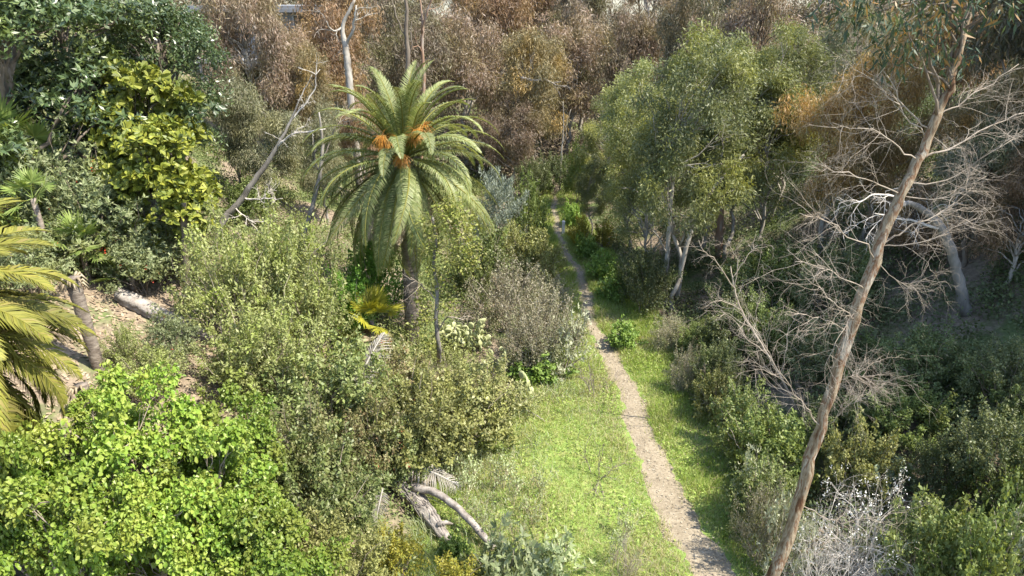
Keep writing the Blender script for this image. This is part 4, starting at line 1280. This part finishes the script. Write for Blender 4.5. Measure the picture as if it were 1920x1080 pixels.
# other trunks
snag('grey_trunk_tree', 'smooth grey trunk curving left over the shaded slope at right', T,
     [(1812, 590, gY(1812, 590)), (1800, 530, 24.4), (1785, 470, 24.2), (1765, 425, 24.0), (1740, 400, 23.8), (1705, 378, 23.4), (1670, 395, 23.0)], [.22, .19, .17, .16, .13, .09, .05], 'bark_grey',
     [([(1765, 425, 24.0), (1700, 408, 23.5), (1640, 400, 23)], .06, .02), ([(1705, 378, 23.4), (1660, 360, 23), (1600, 380, 22.6)], .05, .015)], 93, tw_args=dict(n=7, L=(.8, 1.5), depth=2, nc=4), twig_mat='twig_white')
snag('white_trunk_tree', 'slim white trunk below the green eucalyptus, left of the pair', T, [(1246, 575, gY(1246, 575)), (1250, 500, 33.4), (1254, 430, 33.5), (1262, 330, 33.7), (1272, 240, 34)], [.15, .13, .12, .09, .05], 'bark_pale',
     [([(1246, 480, 33.3), (1236, 440, 33), (1215, 415, 32.6)], .06, .02), ([(1262, 340, 33.7), (1240, 280, 33), (1225, 220, 32.6)], .05, .02)], 94, group='white trunks right of the trail', tw_args=dict(n=4, L=(.6, 1.2), depth=1, nc=3))
snag('white_trunk_tree', 'white trunk leaning right below the green eucalyptus, right of the pair', T, [(1268, 572, gY(1268, 572)), (1280, 490, 33.0), (1296, 430, 33.1), (1345, 340, 33.3), (1395, 290, 33.5)], [.14, .12, .11, .09, .05], 'bark_pale',
     [([(1345, 340, 33.3), (1356, 290, 33), (1360, 230, 33)], .06, .02)], 95, group='white trunks right of the trail', tw_args=dict(n=4, L=(.6, 1.2), depth=1, nc=3))
snag('bare_trunk_tree', 'straight tan and white trunk pair inside the green eucalyptus', T, [(1352, 330, 38), (1353, 290, 38), (1353, 230, 38.1), (1356, 140, 38.3)], [.2, .18, .16, .1], 'bark_orange', [], 96)
snag('bare_trunk_tree', 'grey bare trunk leaning right, its fork over the left slope', T, [(418, 410, 30.5), (440, 390, 30.6), (470, 350, 30.6), (505, 300, 30.7), (535, 250, 30.8), (560, 190, 31), (585, 140, 31.3)], [.15, .135, .12, .095, .06, .03, .01], 'bark_grey',
     [([(520, 275, 30.7), (545, 245, 30.3), (610, 242, 29.8)], .06, .02), ([(452, 372, 30.6), (490, 375, 30), (530, 372, 29.6)], .05, .012), ([(440, 388, 30.6), (450, 400, 30), (480, 420, 29.8)], .04, .012), ([(545, 225, 30.9), (590, 180, 31), (600, 130, 31)], .04, .01)], 97, tw_args=dict(n=6, L=(.5, 1.1), depth=2, nc=3), twig_mat='twig_white')
snag('bare_trunk_tree', 'pale crooked trunk just left of the palm crown', T, [(568, 445, 29.5), (585, 390, 29.8), (600, 330, 30), (606, 270, 30.2), (598, 210, 30.4)], [.11, .1, .09, .07, .03], 'bark_grey', [([(603, 300, 30.1), (625, 240, 30), (650, 220, 30)], .04, .01)], 98, tw_args=dict(n=6, L=(.6, 1.2), depth=2, nc=3), twig_mat='twig')
snag('bare_trunk_tree', 'thick pale trunk beside the house at the upper left', T, [(500, 170, 47), (494, 130, 47), (487, 95, 47.1), (483, 66, 47.2)], [.33, .29, .25, .15], 'bark_pale', [([(484, 72, 47.1), (500, 40, 47.3), (512, 10, 47.8)], .1, .02), ([(484, 66, 47.2), (474, 30, 47.6), (470, 0, 48)], .1, .02)], 99)
snag('bare_trunk_tree', 'white forked trunk left of the palm crown, in the brown trees', T, [(656, 160, 44), (652, 120, 44), (648, 90, 44), (640, 50, 44), (665, 0, 44)], [.24, .22, .2, .12, .08], 'bark_pale', [([(648, 90, 44), (665, 50, 43.6), (668, 10, 43.4)], .1, .05), ([(640, 50, 44), (620, 60, 43.5), (612, 40, 43.2)], .07, .03)], 101, tw_args=dict(n=3, L=(.8, 1.5), depth=1, nc=3))
snag('bare_trunk_tree', 'grey straight trunk rising behind the palm top', T, [(768, 200, 48), (764, 150, 48), (766, 100, 48), (761, 60, 48.1), (764, 20, 48.2), (757, -20, 48.3)], [.17, .16, .13, .07], 'bark_grey_brown', [([(763, 70, 48.1), (745, 40, 48), (735, 0, 48)], .05, .02), ([(764, 110, 48.1), (775, 80, 48), (772, 40, 48)], .05, .02)], 102)
snag('bare_trunk_tree', 'white and orange trunk with a white fork above the palm top', T, [(793, 200, 50), (795, 140, 50), (791, 90, 50), (793, 45, 50), (786, -10, 50)], [.12, .12, .11, .09, .05], 'bark_orange', [([(792, 60, 50), (800, 25, 49.8), (812, -10, 49.6)], .1, .06), ([(792, 100, 50), (785, 85, 49.8), (770, 90, 49.6)], .06, .03)], 103, tw_args=dict(n=2, L=(.8, 1.4), depth=1, nc=3))
snag('bare_trunk_tree', 'dark slanting trunk on the skyline near the right sky gap', T, [(1570, 120, 75), (1590, 60, 75), (1615, 0, 75), (1635, -60, 75)], [.3, .28, .24, .2], 'bark_grey_brown', [([(1590, 60, 75), (1570, 30, 75), (1560, -20, 75)], .12, .06)], 104)
snag('bare_trunk_tree', 'thin dark trunk on the skyline left of the slanting one', T, [(1556, 110, 76), (1555, 60, 76), (1554, -40, 76)], [.16, .15, .12], 'bark_grey_brown', [], 105)
snag('bare_trunk_tree', 'twin thin pale stems by the trail\'s far end', T, [(1050, 345, 57), (1052, 290, 57), (1057, 240, 57), (1056, 190, 57)], [.07, .06, .05, .02], 'bark_pale', [([(1051, 310, 57), (1066, 250, 56.8), (1070, 205, 56.6)], .04, .015)], 106)
snag('fallen_branch', 'bleached dead branch hanging across the brown trees beyond the palm', 'branch', [(978, 146, 58), (1000, 151, 57.8), (1022, 149, 57.6), (1035, 156, 57.4), (1052, 153, 57)], [.13, .1, .1, .07, .03], 'dead_wood', [([(1030, 153, 57.5), (1045, 158, 57), (1060, 162, 56.6)], .06, .02)], 107, tw_args=dict(n=3, L=(.6, 1.2), depth=1, nc=3))
snag('dead_tree', 'short dark trunk standing beside the palm log under the grey green shrubs', T, [(352, 570, gY(352, 570)), (349, 520, gY(352, 570) + .05), (346, 430, gY(352, 570) + .1), (344, 380, gY(352, 570) + .15)], [.13, .12, .13, .1], 'bark_grey_brown', [], 108)

# bare sapling in front of the shaded slope
snag('bare_sapling', 'leafless pale sapling arching left of the leaning tree', T, [(1500, 790, gY(1500, 790)), (1490, 760, 21.7), (1450, 680, 21.8), (1410, 620, 21.9), (1380, 560, 22.0), (1370, 500, 22.1)], [.05, .045, .04, .03, .02], 'twig',
     [([(1375, 545, 22.0), (1345, 490, 21.7), (1310, 450, 21.5)], .022, .008), ([(1372, 520, 22.0), (1400, 480, 22.1), (1420, 460, 22.2)], .02, .007), ([(1390, 580, 21.9), (1360, 560, 21.6), (1330, 570, 21.4)], .018, .006), ([(1440, 665, 21.8), (1400, 640, 21.5), (1350, 580, 21.2)], .02, .006),
      ([(1460, 700, 21.8), (1475, 630, 22.0), (1500, 580, 22.2)], .02, .007), ([(1480, 740, 21.7), (1440, 720, 21.4), (1420, 660, 21.2)], .016, .006), ([(1376, 540, 22.0), (1378, 480, 22.0), (1365, 450, 22.0)], .018, .006)], 109, k=7, tw_args=dict(n=10, L=(.4, .85), depth=2, nc=3), twig_mat='twig')

# the slim trunk wrapped in vines right of the tall palm
o, P0, Cs, R, rngv = snag('vine_covered_tree', 'slim trunk draped in yellow green vines right of the tall palm', T, [(822, 690, gY(822, 690)), (824, 655, 24.7), (816, 600, 24.8), (821, 545, 24.9), (812, 500, 25.0), (818, 455, 25.1), (810, 405, 25.3)], [.1, .09, .075, .06, .04], 'bark_grey',
     [([(819, 620, 24.8), (835, 590, 24.5), (870, 600, 24.2)], .03, .01), ([(818, 560, 24.9), (795, 540, 24.7), (770, 520, 24.3)], .03, .01)], 110, tw_args=dict(n=6, L=(.5, 1.0), depth=2, nc=3), twig_mat='twig')
b = MB()
C = [np.array(W(x, y, Y_)) - P0 for x, y, Y_ in [(830, 395, 24.9), (850, 420, 24.7), (825, 440, 24.7), (865, 450, 24.5), (880, 420, 24.9), (840, 480, 24.6), (870, 490, 24.5), (800, 420, 24.9), (805, 470, 24.7), (890, 470, 24.7), (850, 385, 25.1), (815, 510, 24.7), (835, 530, 24.7), (790, 560, 24.7), (800, 590, 24.7), (840, 570, 24.7), (785, 610, 24.7), (805, 640, 24.7), (880, 500, 24.7), (860, 400, 24.7)]]
clump_leaves(b, rngv, np.array(C), np.full(len(C), .42), 130, .13, .08, 'broad', zs=1.2)
part('vines', b.mesh('vines', M['vine']), o)


# fallen palm log, hollow fallen trunk with branch
def log(name, label, pts, radii, mat, branches=(), seed=0, lift=.8):
    rng = np.random.default_rng(seed)
    P = []
    for (x, y), r in zip(pts, radii):
        g, s = G(x, y)
        P.append(np.array(g) + np.array([0, 0, r * lift]))
    P0 = P[0]
    o = empty(name, P0, 0, (1, 1, 1), label, 'log')
    A = np.array(P) - P0
    t = np.arange(len(A)); tt = np.linspace(0, len(A) - 1, 6 * len(A))
    C = np.stack([np.interp(tt, t, A[:, k]) for k in range(3)], -1)
    b = MB(); tube(b, C + rng.normal(0, .015, C.shape), np.interp(tt, t, radii) * rng.uniform(.92, 1.08, len(tt)), 22, rng, .08, ridge=.2)
    part('trunk', b.mesh('trunk', M[mat]), o)
    return o, P0, rng


log('fallen_palm_log', 'grey fallen palm log lying down the left slope', [(222, 562), (260, 580), (300, 602), (350, 624), (402, 644)], [.24, .27, .26, .25, .22], 'dead_wood', seed=121)
o, P0, rngf = log('fallen_tree', 'bleached hollow fallen trunk with one long branch at the meadow\'s lower left', [(738, 915), (775, 945), (808, 985), (838, 1022), (885, 1052)], [.2, .25, .23, .14, .03], 'dead_wood', seed=122, lift=1.3)
b = MB()
LP = np.array([np.array(G(x, y)[0]) - P0 + [0, 0, .3] for x, y in [(738, 915), (775, 945), (808, 985), (838, 1022)]])
for k in range(26):                                     # torn fibres lying along the trunk
    a = rngf.integers(0, 2); e = min(3, a + rngf.integers(1, 3))
    off = rdir(rngf, 1)[0] * .22; off[2] = abs(off[2]) + .05
    Q = curve(LP[a] + off + rngf.normal(0, .05, 3), LP[e] + off * 1.1 + rngf.normal(0, .12, 3), rngf, 6, wob=.06)
    tube(b, Q, np.linspace(.022, .006, 6), 4)
part('torn_fibres', b.mesh('torn_fibres', M['dead_wood']), o)
B = []
for (x, y, h) in [(775, 938, .75), (810, 948, .8), (850, 968, .7), (890, 1000, .5), (926, 1028, .15)]:
    g, s = G(x, y + 10); B.append(np.array(g) + np.array([0, 0, h]) - P0)
B = np.array(B); t = np.arange(5); tt = np.linspace(0, 4, 20)
b = MB(); tube(b, np.stack([np.interp(tt, t, B[:, k]) for k in range(3)], -1) + rngf.normal(0, .01, (20, 3)), np.linspace(.125, .095, 20), 12, rngf, .1, ridge=.1)
part('branch', b.mesh('branch', M['dead_wood']), o)
b = MB()
g0 = np.array(G(822, 1005)[0]) - P0
tube(b, np.array([g0 + [0, 0, .4], g0 + [.25, .05, .45], g0 + [.45, .1, .35]]), [.1, .07, .02], 7, rngf, .1)
part('branch_stub', b.mesh('branch_stub', M['dead_wood']), o)

# dead fronds lying about
dfm = [frond_mesh(131 + k, 1.7, .35, 1.0, 'white_frond', pairs=44, lw=.016, ll=.62, v=-.1, hang=.8, stalk='white_frond') for k in range(2)]


def dead_frond(label, px, py, up, az, el, sc, k):
    g, s = G(px, py)
    o = link(bpy.data.objects.new('dead_palm_frond', dfm[k]))
    o.matrix_world = frond_matrix((g.x, g.y, g.z + up), az, el) @ Matrix.Scale(sc, 4)
    tag(o, label, 'palm frond', 'dead palm fronds in the thicket')


dead_frond('bleached palm frond leaning over the grass above the hollow trunk', 752, 912, 1.0, -.3, -.08, 1.3, 0)
dead_frond('short bleached palm frond at the thicket\'s edge above the other', 815, 880, .8, -.3, -.1, .55, 1)
dead_frond('bleached upright palm frond standing out of the middle thicket', 672, 800, 1.5, .9, .95, 1.35, 1)
dead_frond('bleached frond drooping beside the hollow trunk\'s left end', 722, 960, .9, -1.7, -.5, .7, 0)
dead_frond('grey palm frond lying low in the shrubs below the palm log', 560, 740, .5, -.4, -.2, 1.0, 1)
snag('dead_stick', 'long bleached stick leaning in the middle thicket below the upright frond', 'stick', [(615, 815, gY(640, 850)), (650, 785, gY(640, 850)), (690, 755, gY(640, 850) + .2)], [.03, .03, .02], 'dead_wood', [], 124, k=6)
snag('dead_stick', 'pale stick lying in the meadow grass by the cactus', 'stick', [(985, 768, gY(985, 775)), (1003, 778, gY(1003, 783)), (1022, 790, gY(1022, 793))], [.03, .028, .02], 'dead_wood', [], 123, k=6)

# hanging rust brown debris by the scrub
g, s = G(945, 600)
o = empty('dead_branch', g, 0, (1, 1, 1), 'rusty brown broken branch with dry leaves above the white cactus', 'branch')
rngd = np.random.default_rng(141); P0 = np.array(g)
A = np.array([np.array(W(x, y, g.y + .2)) - P0 for x, y in [(925, 520), (935, 545), (945, 565), (970, 585)]])
b = MB(); tube(b, A, [.09, .08, .07, .04], 7, rngd, .15); part('limb', b.mesh('limb', M['bark_peel']), o)
b = MB(); clump_leaves(b, rngd, A, np.full(4, .32), 60, .16, .04, 'hang'); part('dry_leaves', b.mesh('dry_leaves', M['palm_dead']), o)

# cut palm stumps
def stump(label, px, ytop, ybase, r, seed):
    g, s = G(px, ybase)
    H = Zat(ytop, g.y) - g.z
    rng = np.random.default_rng(seed)
    o = empty('palm_stump', g, 0, (1, 1, 1), label, 'stump')
    n = 40
    P = np.array([[-.12 * t, 0, -.3 + t * (H + .3)] for t in np.linspace(0, 1, n)])
    b = MB(); tube(b, P, r * (1.05 + .12 * np.linspace(0, 1, n) ** 6 + .05 * (np.arange(n) % 2)), 14, rng, .06)
    part('trunk', b.mesh('trunk', M['palm_bark']), o)
    b = MB()
    for k in range(16):
        a = rng.uniform(0, 6.28); d = np.array([math.cos(a), math.sin(a), 0]); p0 = P[-1] + d * r * .8 + np.array([0, 0, rng.uniform(-.3, 0)])
        tube(b, np.array([p0, p0 + d * .12 + np.array([0, 0, .1]), p0 + d * .25 + np.array([0, 0, -.1])]), [.05, .04, .015], 5)
    part('frayed_top', b.mesh('frayed_top', M['palm_dead']), o)


stump('tall cut palm stump standing left of the fallen palm log', 186, 520, 690, .175, 151)
stump('short broken palm stump under the tall one', 176, 722, 790, .17, 152)


# prickly pears
def cactus(label, px, py, W_, H_, npad, mat, seed, pr=.19):
    g, s = G(px, py)
    rng = np.random.default_rng(seed)
    o = empty('prickly_pear', g, 0, (1, 1, 1), label, 'cactus')
    pads = []
    th = np.linspace(0, 2 * math.pi, 13)[:-1]

    def pad(p0, up, nrm, R):
        up = unit(np.array(up)); sd = unit(np.cross(up, nrm)); nr = np.cross(sd, up)
        prof = np.stack([np.sin(th) * (1 - .22 * np.cos(th)) * .72, 1 - np.cos(th)], -1) * R
        V = [];
        for f_, q in ((0.55, -.13), (1.0, -.05), (1.0, .05), (.55, .13)):
            V.append(p0 + up * R * (1 - f_) + sd * (prof[:, :1] * f_) + up * (prof[:, 1:] * f_) + nr * R * q)
        V = np.concatenate(V); n = 12
        Q = [[r * n + j, r * n + (j + 1) % n, (r + 1) * n + (j + 1) % n, (r + 1) * n + j] for r in range(3) for j in range(n)]
        V = np.concatenate([V, [p0 + up * R - nr * R * .16, p0 + up * R + nr * R * .16]])
        T_ = [[48, (j + 1) % n, j] for j in range(n)] + [[49, 36 + j, 36 + (j + 1) % n] for j in range(n)]
        b = MB(); b.add(V, Q, T_, smooth=True)
        part('pad', b.mesh('pad', M[mat]), o)
        pads.append((p0 + up * 2 * R, up, nr, sd, R))
    for k in range(npad):
        if k < max(3, npad // 4) or not pads:
            p0 = np.array([rng.uniform(-.5, .5) * W_, rng.uniform(-.5, .5) * W_ * .6, rng.uniform(0, .15) * H_])
            pad(p0, [rng.normal(0, .3), rng.normal(0, .3), 1], rdir(rng, 1)[0], pr * rng.uniform(.8, 1.2))
        else:
            e, up, nr, sd, R = pads[rng.integers(len(pads))]
            if e[2] > H_: e, up, nr, sd, R = pads[rng.integers(max(3, npad // 4))]
            a = rng.normal(0, .7)
            u2 = unit(up * math.cos(a) + sd * math.sin(a) + np.array([0, 0, .25]) + rng.normal(0, .2, 3))
            pad(e - up * R * .25 + sd * R * .5 * math.sin(a), u2, unit(nr + rng.normal(0, .5, 3)), pr * rng.uniform(.7, 1.1))


cactus('large pale prickly pear patch right of the vine covered trunk', 868, 655, 2.3, 2.4, 96, 'cactus', 161, .2)
cactus('pale prickly pear between scrub and olive shrub, middle of the three', 945, 700, .9, 1.6, 22, 'cactus', 162, .2)
cactus('pale prickly pear at the meadow\'s upper left corner', 985, 742, .6, .9, 10, 'cactus', 163, .2)
cactus('dull green prickly pear in the shade right of the leaning tree', 1668, 930, 1.5, 1.5, 46, 'cactus_dark', 164, .2)

# the white post by the trail
g, s = G(1056, 438)
o = empty('marker_post', g, 0, (1, 1, 1), 'short white wooden post beside the far part of the trail', 'post')
b = MB(); box(b, (0, 0, .38), (.2, .2, .96)); part('shaft', b.mesh('shaft', M['post_white']), o)
b = MB()
b.add([[-.11, -.11, .86], [.11, -.11, .86], [.11, .11, .86], [-.11, .11, .86], [0, 0, .98]], [[3, 2, 1, 0]], [[0, 1, 4], [1, 2, 4], [2, 3, 4], [3, 0, 4]])
part('cap', b.mesh('cap', M['post_white']), o)


# ------------------------------------------------------------------ houses on the rim
def house(label, px0, px1, ytop, ybot, Y_, wall, seed, floors=2):
    a, c = W(px0, ybot, Y_), W(px1, ybot, Y_)
    top = W(px0, ytop, Y_).z
    wd = c.x - a.x; H = top - a.z
    cx = (a.x + c.x) / 2
    gz = float(terrain(cx, Y_ + 3))
    o = empty('house', (cx, Y_, a.z), 0, (1, 1, 1), label, 'house')
    b = MB(); box(b, (0, 4, H * .5), (wd, 8, H)); part('wall', b.mesh('wall', M[wall]), o)
    b = MB(); box(b, (0, 4, H + .14), (wd + 1.4, 9.6, .28)); part('roof', b.mesh('roof', M['roof_grey']), o)
    b = MB(); box(b, (0, -.85, H - .05), (wd + 1.4, .12, .24)); part('fascia', b.mesh('fascia', M['roof_grey']), o)
    n = max(2, int(wd / 2.6))
    fh = H / floors
    for fl in range(floors):
        for k in range(n):
            x = -wd / 2 + (k + .5) * wd / n
            b = MB(); w2, h2 = wd / n * .72, fh * .52
            for dx, dz, sx, sz in ((0, h2 / 2, w2, .1), (0, -h2 / 2, w2, .1), (-w2 / 2, 0, .1, h2 - .1), (w2 / 2, 0, .1, h2 - .1)):
                box(b, (x + dx, -.03, fl * fh + fh * .52 + dz), (sx, .1, sz))
            wf = part('window', b.mesh('window', M['trim']), o)
            b = MB(); box(b, (x, -.012, fl * fh + fh * .52), (w2 - .1, .04, h2 - .1)); part('pane', b.mesh('pane', M['glass']), wf)
    b = MB(); box(b, (0, -1.3, -.12), (wd, 2.4, .2)); part('deck', b.mesh('deck', M['wall_grey']), o)
    for k in range(5):
        x = -wd / 2 + .2 + k * (wd - .4) / 4
        b = MB(); box(b, (x, -2.35, .5), (.1, .1, 1.0)); part('railing_post', b.mesh('railing_post', M['trim']), o)
        z = float(terrain(cx + x, Y_ - 2.3)) - a.z
        b = MB(); box(b, (x, -2.2, (z - .5 - .22) / 2), (.18, .18, abs(-.22 - z + .5))); part('stilt', b.mesh('stilt', M['wall_grey']), o)
    b = MB()
    for z in (.35, .65, .98): box(b, (0, -2.35, z), (wd - .5, .03, .03))
    part('railing', b.mesh('railing', M['trim']), o)


house('pale grey house with a deck half hidden by trees at the upper left', 392, 625, 18, 108, 56, 'wall_grey', 1)
house('white walled house glimpsed through trees at the upper right', 1640, 1725, 92, 150, 66, 'wall_white', 2)
